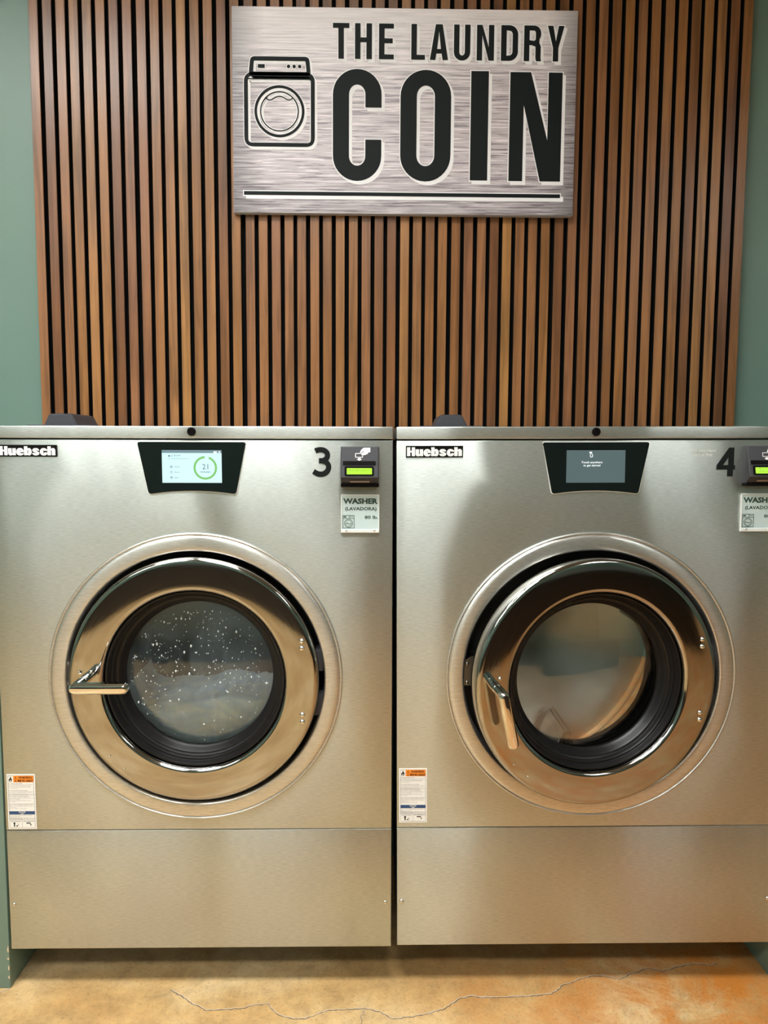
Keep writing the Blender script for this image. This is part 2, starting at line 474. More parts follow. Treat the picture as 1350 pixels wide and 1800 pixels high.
def text(bm, s, x, z, h, y, align='LEFT', bold=0.0, width=None, mi=0, res=2):
    """flat lettering, h = capital height, baseline at z"""
    cu = bpy.data.curves.new('lettering', 'FONT')
    cu.body = s; cu.size = 1.0; cu.align_x = 'LEFT'; cu.resolution_u = res; cu.offset = bold
    cu.fill_mode = 'FRONT'
    o = bpy.data.objects.new('lettering', cu); C.objects.link(o)
    dg = bpy.context.evaluated_depsgraph_get(); dg.update()
    me = bpy.data.meshes.new_from_object(o.evaluated_get(dg))
    bpy.data.objects.remove(o); bpy.data.curves.remove(cu)
    if not me.vertices: bpy.data.meshes.remove(me); return
    xs = [v.co.x for v in me.vertices]
    k = h / 0.70
    kx = (width / (max(xs) - min(xs))) if width else k
    w = (max(xs) - min(xs)) * kx
    ox = x - min(xs) * kx - (0 if align == 'LEFT' else w / 2 if align == 'CENTER' else w)
    vs = [bm.verts.new((ox + v.co.x * kx, y, z + v.co.y * k)) for v in me.vertices]
    for p in me.polygons:
        try: f = bm.faces.new([vs[i] for i in p.vertices]); f.material_index = mi
        except ValueError: pass
    bpy.data.meshes.remove(me)

# ------------------------------------------------------------------ setting
YW = 0.662                                            # face of the green wall behind the slats
XL, XR, YF = -4.6, 4.8, -6.2
bm = B(); box(bm, XL - .1, XR + .1, YF - .1, YW + .15, -0.12, 0.0)
floor_o = structure(obj('floor', bm, concrete))
bm = B(); box(bm, XL - .1, XR + .1, YF - .1, YW + .15, CEIL, CEIL + 0.1)
structure(obj('ceiling', bm, white_paint))
bm = B(); box(bm, XL, XR, YW, YW + .12, 0, CEIL)
structure(obj('wall_back', bm, green))
bm = B(); box(bm, XL, XR, YF - .1, YF, 0, CEIL)
structure(obj('wall_front', bm, green))
bm = B(); box(bm, XL - .1, XL, YF, YW, 0, CEIL)
structure(obj('wall_far_left', bm, green))
bm = B(); box(bm, XR, XR + .1, YF, YW, 0, CEIL)
structure(obj('wall_far_right', bm, green))
bm = B(); box(bm, XL, -0.9885, 0.003, YW, 0, 1.42, 0.004, 2)
wl_ = structure(obj('wall_left', bm, green, smooth=40))
bm = B()
for z, w_, h_ in ((.028, .005, .010), (.052, .004, .016), (.083, .006, .007), (.104, .0045, .018), (.118, .003, .006)):
    poly(bm, [(-.9895 - w_ * .2, z), (-.9895 - w_, z + h_ * .35), (-.9895 - w_ * .7, z + h_ * .8), (-.9895, z + h_), (-.9895, z + h_ * .1)], (), .0026)
chips = obj('paint_chips', bm, simple('bare_plaster', (.62, .48, .34), .8), wl_, smooth='keep'); chips['kind'] = 'stuff'
bm = B(); box(bm, 1.1145, XR, 0.003, YW, 0, 1.42, 0.004, 2)
structure(obj('wall_right', bm, green, smooth=40))
# dark folding counter standing in the room behind the camera, seen in the washers' chrome
def folding_counter(x, y, w, d, label):
    counter = empty('folding_counter', (x, y, 0), (0, 0, 0), label, 'counter')
    bm = B(); box(bm, -w / 2 - .03, w / 2 + .03, -d / 2 - .03, d / 2 + .03, .74, .78, .004, 2); obj('countertop', bm, wainscot_mat, counter)
    n = round(w / .6)
    bm = B(); box(bm, -w / (2 * n) + .003, w / (2 * n) - .003, -d / 2, d / 2, 0, .74, .003, 1)
    me = mesh_from(bm, 'cabinet_panel', wainscot_mat)
    for k in range(n):
        p = link('cabinet_panel', me, counter); p.location = (-w / 2 + w / n * (k + .5), 0, 0)
folding_counter(2.25, -3.35, 2.4, .7, 'dark brown folding counter mirrored in the right washer door')
folding_counter(-1.5, -4.75, 5.4, .8, 'long dark brown folding counter mirrored in the left washer door')

# floor cracks: thin ragged ribbons lying in the floor
def crack(pts, w, name):
    line = []
    rnd = random.Random(3)
    for a, b in zip(pts, pts[1:]):
        n = max(2, int(math.dist(a, b) / 0.007))
        for i in range(n):
            t = i / n
            line.append((a[0] + (b[0] - a[0]) * t + rnd.uniform(-.0022, .0022), a[1] + (b[1] - a[1]) * t + rnd.uniform(-.0022, .0022)))
    line.append(pts[-1])
    bm = B()
    for mi, ww, z, dy in ((1, w * 2.6, 0.0003, 0.0018), (0, w, 0.0006, 0)):
        prev = None
        for k, (x, y) in enumerate(line):
            a, b = line[max(0, k - 1)], line[min(len(line) - 1, k + 1)]
            t = Vector((b[0] - a[0], b[1] - a[1])).normalized()
            hw = ww * rnd.uniform(0.25, 0.65)
            p = bm.verts.new((x - t.y * hw, y + t.x * hw + dy, z)); q = bm.verts.new((x + t.y * hw, y - t.x * hw + dy, z))
            if prev:
                f = bm.faces.new((prev[0], prev[1], q, p)); f.material_index = mi
            prev = (p, q)
    o = obj(name, bm, [crack_mat, crack_edge], floor_o)
    return o
crack([(-0.55, -0.005), (-0.514, -0.029), (-0.485, -0.052), (-0.441, -0.078), (-0.389, -0.078), (-0.338, -0.071), (-0.31, -0.059), (-0.28, -0.057), (-0.245, -0.097), (-0.206, -0.11), (-0.169, -0.107), (-0.141, -0.091), (-0.112, -0.08), (-0.022, -0.074), (0.015, -0.084), (0.052, -0.11), (0.097, -0.106), (0.142, -0.093), (0.188, -0.079), (0.238, -0.039), (0.27, -0.031), (0.307, -0.037), (0.377, -0.035), (0.424, -0.033), (0.487, -0.025), (0.526, 0.007), (0.563, 0.024), (0.616, 0.044), (0.648, 0.044), (0.692, 0.03), (0.732, 0.052), (0.788, 0.073), (0.824, 0.061), (0.89, 0.084), (0.927, 0.093), (0.973, 0.086), (0.996, 0.093)], 0.0022, 'crack')
crack([(-0.02, -0.078), (-0.028, -0.10), (-0.03, -0.135)], 0.0012, 'crack')
crack([(-1.08, -0.09), (-1.03, -0.03), (-0.99, 0.0)], 0.0016, 'crack')

# ------------------------------------------------------------------ ceiling lights
def ceiling_light(x, y, w, d, label, watts=9.0, spread=118):
    o = empty('ceiling_light', (x, y, CEIL), (0, 0, 0), label, 'ceiling light', 'ceiling light panels')
    bm = B()
    for x0, x1, y0, y1 in ((-w / 2 - .03, w / 2 + .03, -d / 2 - .03, -d / 2), (-w / 2 - .03, w / 2 + .03, d / 2, d / 2 + .03), (-w / 2 - .03, -w / 2, -d / 2, d / 2), (w / 2, w / 2 + .03, -d / 2, d / 2)):
        box(bm, x0, x1, y0, y1, -0.10, 0)
    obj('frame', bm, white_metal, o)
    bm = B(); box(bm, -w / 2, w / 2, -d / 2, d / 2, -0.015, -0.002)
    obj('diffuser', bm, diffuser, o)
    # the lamp behind the louvre: throws most of its light downwards
    ld = bpy.data.lights.new('lamp', 'AREA'); ld.shape = 'RECTANGLE'; ld.size = w; ld.size_y = d
    ld.energy = watts; ld.spread = math.radians(spread); ld.color = (0.96, 1.0, 0.985)
    lo = bpy.data.objects.new('lamp', ld); C.objects.link(lo); lo.parent = o; lo.location = (0, 0, -0.02)
ceiling_light(-1.66, -1.07, 1.2, 0.6, 'white ceiling light panel over the left washer, nearest the slat wall', 30.0, 156)
ceiling_light(-0.31, -1.07, 1.14, 0.6, 'white ceiling light panel over the gap between the washers', 27.0)
ceiling_light(-3.45, -3.05, 1.2, 0.6, 'white ceiling light panel at the far left of the row behind the camera')
ceiling_light(-2.12, -3.05, 1.2, 0.6, 'white ceiling light panel left of the middle in the row behind the camera')
ceiling_light(-0.42, -3.05, 1.2, 0.6, 'white ceiling light panel straight behind the camera')
ceiling_light(2.80, -3.05, 1.2, 0.6, 'white ceiling light panel at the right end of the row behind the camera')
for lx, lab in ((-3.9, 'at the far left'), (-2.57, 'left of the middle'), (-.62, 'in the middle'), (3.5, 'at the far right')):  # third row of lamps, unseen, added to brighten the washers' upper steel
    ceiling_light(lx, -5.10, 1.2, 0.6, 'unseen white ceiling light panel added %s of the row over the long counter' % lab, 5.0)

# ------------------------------------------------------------------ slat wall panel
SX = [-1.1121, -1.0677, -1.0253, -0.9828, -0.9402, -0.8973, -0.8546, -0.8114, -0.7655, -0.7228, -0.68, -0.6372, -0.5938, -0.5508, -0.507, -0.4644, -0.4186, -0.3757, -0.3328, -0.2897, -0.2481, -0.2044, -0.1624, -0.1196, -0.0757, -0.0331, 0.0095, 0.0516, 0.0951, 0.1375, 0.1795, 0.2215, 0.2658, 0.308, 0.3514, 0.394, 0.4363, 0.4795, 0.5223, 0.5651, 0.61, 0.6539, 0.6968, 0.7392, 0.7828, 0.8259, 0.8684, 0.9116, 0.9566, 0.9996, 1.0431, 1.0845, 1.128, 1.1711, 1.213]
panel = empty('slat_panel', (0, YW, 1.0), (0, 0, 0), 'brown wooden slat wall panel with black gaps above both washers', 'wall panel')
bm = B(); box(bm, -1.128, 1.229, -0.014, -0.001, 0.0, 2.45)
obj('backing_board', bm, felt, panel)
bm = B(); box(bm, -0.01475, 0.01475, -0.034, -0.014, 0, 2.45, mi=1)
box(bm, -0.01475, 0.01475, -0.037, -0.034, 0, 2.45, 0.0009, 1, 0)
slat_me = mesh_from(bm, 'slat', [wood, felt])
for x in SX:
    o = link('slat', slat_me, panel)
    o.location = (x, random.uniform(-.0008, .0008), 0)

# ------------------------------------------------------------------ sign
SW, SH = 1.1155, 0.642
YS = 0.600
sign = empty('wall_sign', (-0.4678, YS, 2.2435), (0, 0.0006, 0), 'brushed-metal look wall sign with black lettering hung on the slats', 'sign')
bm = B(); box(bm, 0, SW, 0.0006, 0.024, 0, SH, 0.001, 1)
obj('board', bm, sign_edge, sign)
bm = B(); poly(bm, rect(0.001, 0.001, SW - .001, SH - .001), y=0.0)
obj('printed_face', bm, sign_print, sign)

def lt_T(x0, z0, x1, z1, s): xm = (x0 + x1) / 2; return [([(x0, z1), (x0, z1 - s * .86), (xm - s / 2, z1 - s * .86), (xm - s / 2, z0), (xm + s / 2, z0), (xm + s / 2, z1 - s * .86), (x1, z1 - s * .86), (x1, z1)], [])]
def lt_H(x0, z0, x1, z1, s):
    zm = (z0 + z1) / 2 + .004; h = s * .43
    return [([(x0, z0), (x0 + s, z0), (x0 + s, zm - h), (x1 - s, zm - h), (x1 - s, z0), (x1, z0), (x1, z1), (x1 - s, z1), (x1 - s, zm + h), (x0 + s, zm + h), (x0 + s, z1), (x0, z1)], [])]
def lt_E(x0, z0, x1, z1, s):
    zm = (z0 + z1) / 2 + .002; h = s * .43; b = s * .86; xi = x1 - s * .2
    return [([(x0, z0), (x1, z0), (x1, z0 + b), (x0 + s, z0 + b), (x0 + s, zm - h), (xi, zm - h), (xi, zm + h), (x0 + s, zm + h), (x0 + s, z1 - b), (x1, z1 - b), (x1, z1), (x0, z1)], [])]
def lt_L(x0, z0, x1, z1, s): return [([(x0, z0), (x1, z0), (x1, z0 + s * .86), (x0 + s, z0 + s * .86), (x0 + s, z1), (x0, z1)], [])]
def lt_I(x0, z0, x1, z1, s): return [(rect(x0, z0, x1, z1), [])]
def lt_A(x0, z0, x1, z1, s):
    xm = (x0 + x1) / 2; H = z1 - z0; w = s * .62
    f = lambda z: x0 + (xm - w - x0) * (z - z0) / H
    zb0, zb1 = z0 + H * .18, z0 + H * .31
    si = s * 1.0
    return [([(x0, z0), (x0 + si, z0), (f(zb0) + si, zb0), (2 * xm - f(zb0) - si, zb0), (x1 - si, z0), (x1, z0), (xm + w, z1), (xm - w, z1)],
             [[(f(zb1) + si, zb1), (2 * xm - f(zb1) - si, zb1), (xm, z0 + H * .80)]])]
def lt_U(x0, z0, x1, z1, s):
    r = (x1 - x0) / 2; xm = (x0 + x1) / 2
    return [([(x0, z1)] + arc(xm, z0 + r, r, r, 180, 360, 14) + [(x1, z1), (x1 - s, z1)] + arc(xm, z0 + r, r - s, r - s * .9, 360, 180, 10) + [(x0 + s, z1)], [])]
def lt_N(x0, z0, x1, z1, s, k=1.0):
    H = z1 - z0
    return [([(x0, z0), (x0 + s, z0), (x0 + s, z0 + H * .70), (x1 - s * k, z0), (x1, z0), (x1, z1), (x1 - s, z1), (x1 - s, z0 + H * .38), (x0 + s * k, z1), (x0, z1)], [])]
def lt_D(x0, z0, x1, z1, s):
    r = (x1 - x0) * .52; ri = r - s * .95
    return [([(x0, z0)] + arc(x1 - r, z0 + r, r, r, 270, 360, 8) + arc(x1 - r, z1 - r, r, r, 0, 90, 8) + [(x0, z1)],
             [[(x0 + s, z0 + s * .9)] + arc(x1 - r, z0 + r, r - s, ri, 270, 360, 6) + arc(x1 - r, z1 - r, r - s, ri, 0, 90, 6) + [(x0 + s, z1 - s * .9)]])]
def lt_R(x0, z0, x1, z1, s):
    H = z1 - z0; zm = z0 + H * .45; r = (x1 - x0) * .42
    return [([(x0, z0), (x0 + s, z0), (x0 + s, zm), (x0 + s * 1.35, zm), (x1 - s * 1.0, zm - s * .25), (x1 - s * .98, z0 + s * .5), (x1 - s * .85, z0), (x1 + s * .08, z0), (x1 - s * .02, z0 + s * .5), (x1 - s * .02, zm - s * .2), (x1 - s * .32, zm + s * .42)] + arc(x1 - r, zm + s * .55 + r, r, r, -38, 0, 3) + arc(x1 - r, z1 - r, r, r, 0, 90, 7) + [(x0, z1)],
             [[(x0 + s, zm + s * .86)] + arc(x1 - r, zm + s * .86 + (r - s), r - s * .97, r - s * .9, 270, 360, 5) + arc(x1 - r, z1 - r, r - s * .97, r - s * .88, 0, 90, 5) + [(x0 + s, z1 - s * .86)]])]
def lt_Y(x0, z0, x1, z1, s):
    xm = (x0 + x1) / 2; zm = z0 + (z1 - z0) * .38
    return [([(xm - s / 2, z0), (xm + s / 2, z0), (xm + s / 2, zm), (x1, z1), (x1 - s * 1.02, z1), (xm, zm + s * 1.15), (x0 + s * 1.02, z1), (x0, z1), (xm - s / 2, zm)], [])]
def lt_O(x0, z0, x1, z1, s):
    r = (x1 - x0) / 2; xm = (x0 + x1) / 2
    return [(arc(xm, z1 - r, r, r, 0, 180, 18) + arc(xm, z0 + r, r, r, 180, 360, 18),
             [arc(xm, z1 - r, r - s, r - s * .92, 0, 180, 14) + arc(xm, z0 + r, r - s, r - s * .92, 180, 360, 14)])]
def lt_C(x0, z0, x1, z1, s, g0, g1):
    r = (x1 - x0) / 2; xm = (x0 + x1) / 2
    return [([(x1, g1)] + arc(xm, z1 - r, r, r, 0, 180, 18) + arc(xm, z0 + r, r, r, 180, 360, 18) + [(x1, g0), (x1 - s, g0)]
             + arc(xm, z0 + r, r - s, r - s * .92, 360, 180, 14) + arc(xm, z1 - r, r - s, r - s * .92, 180, 0, 14) + [(x1 - s, g1)], [])]
s1 = 0.0178
row1 = (lt_T(.3251, .4840, .378, .5938, s1) + lt_H(.3963, .484, .451, .5938, s1) + lt_E(.4736, .484, .5214, .5938, s1) + lt_L(.5779, .484, .6223, .5938, s1)
        + lt_A(.638, .484, .6971, .5938, s1) + lt_U(.7154, .483, .7686, .5938, s1) + lt_N(.7895, .484, .8453, .5938, s1 * .98) + lt_D(.868, .484, .9229, .5938, s1)
        + lt_R(.9421, .484, .9971, .5938, s1) + lt_Y(1.0181, .484, 1.0722, .5938, s1))
row2 = (lt_C(.3251, .1036, .4831, .4533, .0525, .2343, .3342) + lt_O(.5446, .104, .7091, .4532, .0530) + lt_I(.7733, .1092, .8305, .4516, 0)
        + lt_N(.9002, .1084, 1.0704, .4500, .0455, 1.48))
def mirror_fix(sh): return sh
def letters(shapes, name, mat, y, d=0.0, dx=0.0, dz=0.0):
    bm = B()
    for o_, hs in shapes:
        poly(bm, shift(grow(o_, d) if d else o_, dx, dz), [shift(grow(h, d, True) if d else h, dx, dz) for h in hs], y)
    return obj(name, bm, mat, sign, smooth='keep')
# washer pictogram printed at the left of the sign
pic = []
pic.append((rounded([(.0375, .2085), (.2665, .2085), (.2665, .4395), (.0375, .4395)], .03, 6), [rounded([(.0505, .2210), (.2535, .2210), (.2535, .4270), (.0505, .4270)], .012, 4)]))
pic.append((rounded([(.0525, .4300), (.2540, .4300), (.2485, .4885), (.0590, .4885)], .014, 5), [rounded([(.0680, .4410), (.2400, .4410), (.2365, .4750), (.0705, .4750)], .003, 3)]))
pic.append((rect(.05, .4175, .254, .4212), []))
pic.append((circle(.1520, .3190, .0812, 64), [circle(.1520, .3190, .0725, 64)]))
pic.append((circle(.1520, .3190, .0628, 64), [circle(.1520, .3190, .0590, 64)]))
pic.append((stroke(smooth_line([(.1090, .3605), (.1165, .3545), (.1255, .3545), (.1400, .3630), (.1520, .3655), (.1640, .3630), (.1780, .3555), (.1870, .3555), (.1945, .3605)]), .0036), []))
pic.append((rrect(.0830, .4525, .1055, .4645, .002), []))
for u in (.1820, .2000, .2180): pic.append((circle(u, .4585, .0056, 20), []))
bar = [(rect(.0345, .0560, 1.0717, .0680), [])]
everything = row1 + row2 + bar
letters(everything, 'lettering_shadow', white_print, -0.0004, 0.0032)
letters(row1, 'lettering_shadow', white_print, -0.0007, 0.002, 0.0075, -0.0085)
letters(row2 + bar, 'lettering_shadow', white_print, -0.0007, 0.002, 0.0085, -0.0095)
letters(pic, 'washer_picture_shadow', white_print, -0.0004, 0.0025)
letters(pic[:5], 'washer_picture_shadow', white_print, -0.0007, 0.001, 0.007, -0.008)
letters(row1 + row2 + bar, 'lettering', black_print, -0.0012)
letters(pic, 'washer_picture', black_print, -0.0012)

# ------------------------------------------------------------------ washers.  local frame: x across, z up from the floor, front face at y = 0
T = 1.53                                             # height of the top edge
CZ = T - 0.658                                       # height of the door centre
HW = 0.515
DEPTH = 0.56
def U(v): return T + v

def body_mesh():
    bm = B()
    box(bm, -HW + .003, HW - .003, 0.03, DEPTH, 0.125, U(-0.03))
    bmesh.ops.delete(bm, geom=[f for f in bm.faces if f.normal.y < -0.9], context='FACES')
    # bulkhead behind the front panel, open around the drum
    poly(bm, rect(-HW + .003, 0.125, HW - .003, U(-0.03)), [circle(0, CZ, .345, 64)], y=0.028)
    return bm
def sheet(bm, x0, z0, x1, z1, holes=(), r=0.0035, back=0.028):
    """sheet-metal panel with rolled edges"""
    loops = []
    for ins, y in ((0, back), (0, r), (r * .3, r * .3), (r, 0)):
        loops.append([bm.verts.new((x, y, z)) for x, z in rect(x0 + ins, z0 + ins, x1 - ins, z1 - ins)])
    for a, b in zip(loops, loops[1:]):
        for k in range(4):
            bm.faces.new((a[k], a[(k + 1) % 4], b[(k + 1) % 4], b[k]))
    poly(bm, rect(x0 + r, z0 + r, x1 - r, z1 - r), holes, y=0.0)
    bmesh.ops.remove_doubles(bm, verts=bm.verts, dist=1e-6)
def dome(bm, x, z, r, h, y, seg=18):
    lathe(bm, [(r, 0), (r * .97, h * .25), (r * .8, h * .62), (r * .45, h * .92), (0, h)], x, z, seg)
    for v in bm.verts[-(seg * 4 + 1):] if False else []: pass
def dome_at(x, z, r, h, y, seg=18):
    bm = B(); dome(bm, x, z, r, h, y, seg)
    for v in bm.verts: v.co.y += y
    return bm

def once(key, fn):
    if key not in CACHE: CACHE[key] = fn()
    return CACHE[key]

HINGE = Vector((0.29, -0.03, 0))
DR = .324                                            # radius of the door ring
def ring_mesh():
    bm = B()
    prof = [(DR - .012, -.035), (DR - .002, -.030), (DR, -.022), (DR, .014), (DR - .0012, .0225), (DR - .004, .0268), (DR - .008, .0288), (DR - .012, .0295), (DR - .014, .02965),
            (.247, .02985), (.245, .0297), (.2405, .0282), (.2368, .0240), (.2355, .0180), (.2350, .0040), (.2350, -.035)]
    lathe(bm, prof, 0, 0, 128, close=True)
    return bm
def gasket_mesh():
    bm = B()
    prof = [(.2348, .012), (.2325, .0165), (.2285, .0160), (.2265, .0120), (.2250, .0020), (.2235, -.0010), (.2195, -.0010), (.2175, -.004), (.2160, -.0130), (.2130, -.0155), (.2090, -.0160), (.2060, -.0200), (.2020, -.0300), (.1985, -.0350), (.1962, -.0380), (.1955, -.045), (.205, -.060), (.2348, -.050)]
    lathe(bm, prof, 0, 0, 128, close=True)
    return bm
def glass_mesh():
    bm = B()
    front, back = [], []
    for k in range(13):
        r = .200 * k / 12
        front.append((r, -.018 - .024 * (k / 12) ** 2))
        back.append((r, -.026 - .022 * (k / 12) ** 2))
    lathe(bm, front + [(.2, -.045)] + back[::-1], 0, 0, 96)
    return bm
def handle_mesh(ang):
    bm = B()
    # spindle post out of the ring, flaring boss at its root
    lathe(bm, [(0, .104), (.0126, .104), (.0126, .0605), (.0120, .0600), (.0120, .0585), (.0126, .0580), (.0132, .028)], 0, 0, 32)
    # grip bar: capsule box with rounded ends
    n0 = len(bm.verts)
    vs = []
    x0, x1, hz = -.012, .134, .0132
    base = arc(x1 - .013, 0, .013, hz, -90, 90, 8) + arc(x0 + .013, 0, .013, hz, 90, 270, 8)
    lp = []
    for ins, off in ((.004, .0965), (.0006, .100), (0, .101), (0, .1145), (.0006, .1155), (.0042, .1205), (.0050, .1208)):
        lp.append([bm.verts.new((x * (1 if ins == 0 else 1) - (ins if x > (x0 + x1) / 2 else -ins), -off, z * (1 - ins / hz))) for x, z in base])
    for a, b in zip(lp, lp[1:]):
        for k in range(len(base)):
            bm.faces.new((a[k], a[(k + 1) % len(base)], b[(k + 1) % len(base)], b[k]))
    bm.faces.new(lp[0]); bm.faces.new(lp[-1])
    # two set screws beside the boss
    for sx, sz in ((.014, .018), (-.016, .016)):
        n1 = len(bm.verts)
        lathe(bm, [(.0045, .0290), (.0042, .0335), (.0028, .0362), (0, .0370)], sx, sz, 12)
    ca, sa = math.cos(ang), math.sin(ang)
    for v in bm.verts:
        x, z = v.co.x, v.co.z
        v.co.x, v.co.z = x * ca - z * sa, x * sa + z * ca
    return bm

def bezel_mesh():
    bm = B()
    prof = [(.3845, .0005), (.3845, .0050), (.3832, .0075), (.3808, .0085), (.3790, .0075), (.3780, .0060), (.3768, .0066), (.3745, .0090), (.3715, .0101), (.3660, .0107), (.3590, .0112), (.3510, .0114),
            (.3430, .0112), (.3405, .0106), (.3382, .0085), (.3365, .0040), (.3360, -.004), (.3360, -.050)]
    lathe(bm, prof, 0, CZ, 160)
    return bm
def recess_mesh():
    bm = B()
    lathe(bm, [(.3362, -.004), (.3362, -.080), (.250, -.080), (.246, -.095), (.246, -.13), (.365, -.13)], 0, CZ, 96)
    return bm
DB = .46                                             # depth of the drum back
def drum_mesh():
    bm = B()
    lathe(bm, [(.250, -.135), (.355, -.140), (.362, -.150), (.362, -DB + .10)], 0, CZ, 96)
    return bm
def drum_back_mesh():
    bm = B()
    lathe(bm, [(.362, -DB + .10), (.335, -DB + .092), (.30, -DB + .080), (.20, -DB + .046), (.10, -DB + .017), (.03, -DB + .003), (0, -DB)], 0, CZ, 96)
    return bm
def lifter_mesh():
    bm = B()
    z0, z1 = -.360, -.212
    a = [(-.062, z0), (-.008, z1), (.008, z1), (.062, z0)]
    f = [bm.verts.new((x, .16, z)) for x, z in a]; b = [bm.verts.new((x, DB - .10, z)) for x, z in a]
    for k in range(3): bm.faces.new((f[k], f[k + 1], b[k + 1], b[k]))
    bm.faces.new(f); bm.faces.new(b)
    bmesh.ops.bevel(bm, geom=bm.edges[:], offset=.006, segments=2, affect='EDGES')
    return bm

# face of the tilted card reader: front plane from (off .021, v -.0515) to (off .041, v -.1285)
RU0, RU1 = .3815, .4790
def reader_pt(u, t, lift=0.0):
    off = .021 + (.041 - .021) * t + lift
    return (u, -off, U(-.0515 - (.1285 - .0515) * t))
def reader_mesh():
    bm = B()
    a = 0.003
    prof = [(.0, -.0515), (.0185, -.0512), (.021, -.0530), (.0405, -.1262), (.041, -.1285), (.0395, -.1305), (.016, -.1500), (.0, -.1525)]
    xs = [(RU0, .006), (RU0 + .0015, .001), (RU0 + .003, 0), (RU1 - .003, 0), (RU1 - .0015, .001), (RU1, .006)]
    rows = []
    for x, ins in xs:
        rows.append([bm.verts.new((x, -max(0, o - ins * (1 if o > .01 else 0)), U(v))) for o, v in prof])
    for a_, b_ in zip(rows, rows[1:]):
        for k in range(len(prof)):
            j = (k + 1) % len(prof)
            bm.faces.new((a_[k], a_[j], b_[j], b_[k]))
    bm.faces.new(rows[0]); bm.faces.new(rows[-1])
    return bm
def ru(px): return RU0 + .0025 + (px - 590) / (1205 - 590) * (RU1 - RU0 - .005)
def rt(py): return (py - 150) / (680 - 150)
def reader_quad(bm, x0, y0, x1, y1, lift, depth=0.0, mi=0, r=0.0):
    """flat plate on the sloping reader face, given in the reader's own pixel grid"""
    lp = rect(x0, y0, x1, y1) if not r else rrect(x0, y0, x1, y1, r, 4)
    f = [bm.verts.new(reader_pt(ru(x), rt(y), lift)) for x, y in lp]
    bm.faces.new(f).material_index = mi
    if depth:
        b = [bm.verts.new(reader_pt(ru(x), rt(y), lift - depth)) for x, y in lp]
        for k in range(len(lp)):
            bm.faces.new((f[k], f[(k + 1) % len(lp)], b[(k + 1) % len(lp)], b[k])).material_index = mi
def reader_shape(bm, outer, holes, lift, mi=0):
    n0 = len(bm.verts)
    vs = poly(bm, outer, holes, 0.0, mi)
    for v in vs: v.co = Vector(reader_pt(ru(v.co.x), rt(v.co.z), lift))

BADGE = {
 'H': [([(0, 0), (60, 0), (60, 68), (87, 68), (87, 0), (147, 0), (147, 162), (87, 162), (87, 98), (60, 98), (60, 162), (0, 162)], [])],
 'u': [([(0, 125), (62, 125), (62, 40), (70, 34), (76, 40), (76, 125), (138, 125), (138, 0), (80, 0), (76, 8), (60, -3), (35, -4), (10, 8), (0, 30)], [])],
 'e': [([(139, 56), (76, 56), (76, 38), (88, 36), (139, 36), (124, 10), (100, -2), (70, -5), (38, 0), (12, 22), (0, 60), (10, 98), (36, 124), (70, 131), (104, 124), (130, 98), (139, 70)], [[(64, 76), (78, 76), (76, 92), (70, 96), (64, 90)]])],
 'b': [([(0, 0), (56, 0), (62, 8), (80, -4), (104, -2), (128, 20), (138, 60), (130, 104), (104, 128), (80, 130), (62, 120), (62, 162), (0, 162)], [[(62, 38), (68, 32), (75, 38), (75, 88), (68, 94), (62, 88)]])],
 's': [([(0, 42), (62, 42), (66, 30), (74, 33), (70, 44), (30, 58), (6, 74), (4, 100), (24, 122), (62, 131), (102, 124), (126, 100), (128, 84), (70, 84), (66, 94), (60, 90), (64, 82), (104, 68), (128, 50), (128, 24), (106, 4), (66, -5), (28, 2), (4, 22)], [])],
 'c': [([(138, 80), (78, 80), (76, 92), (70, 96), (64, 90), (64, 36), (70, 30), (76, 36), (78, 52), (138, 52), (126, 16), (100, -2), (70, -5), (38, 0), (12, 22), (0, 60), (10, 98), (36, 124), (70, 131), (104, 124), (130, 104)], [])],
 'h': [([(0, 0), (62, 0), (62, 86), (69, 92), (76, 86), (76, 0), (141, 0), (141, 96), (128, 122), (104, 130), (80, 128), (62, 114), (62, 162), (0, 162)], [])],
}
def badge_letters_mesh():
    bm = B()
    k = .1475 / 1045
    for ch, x in zip('Huebsch', (158, 315, 458, 600, 745, 882, 1020)):
        for o_, hs in BADGE[ch]:
            tr = lambda lp: [(-.4905 + (x - 138 + p[0]) * k, U(-.0783) + (22 + p[1]) * k) for p in lp]
            poly(bm, tr(o_), [tr(h) for h in hs], -.0036)
    return bm

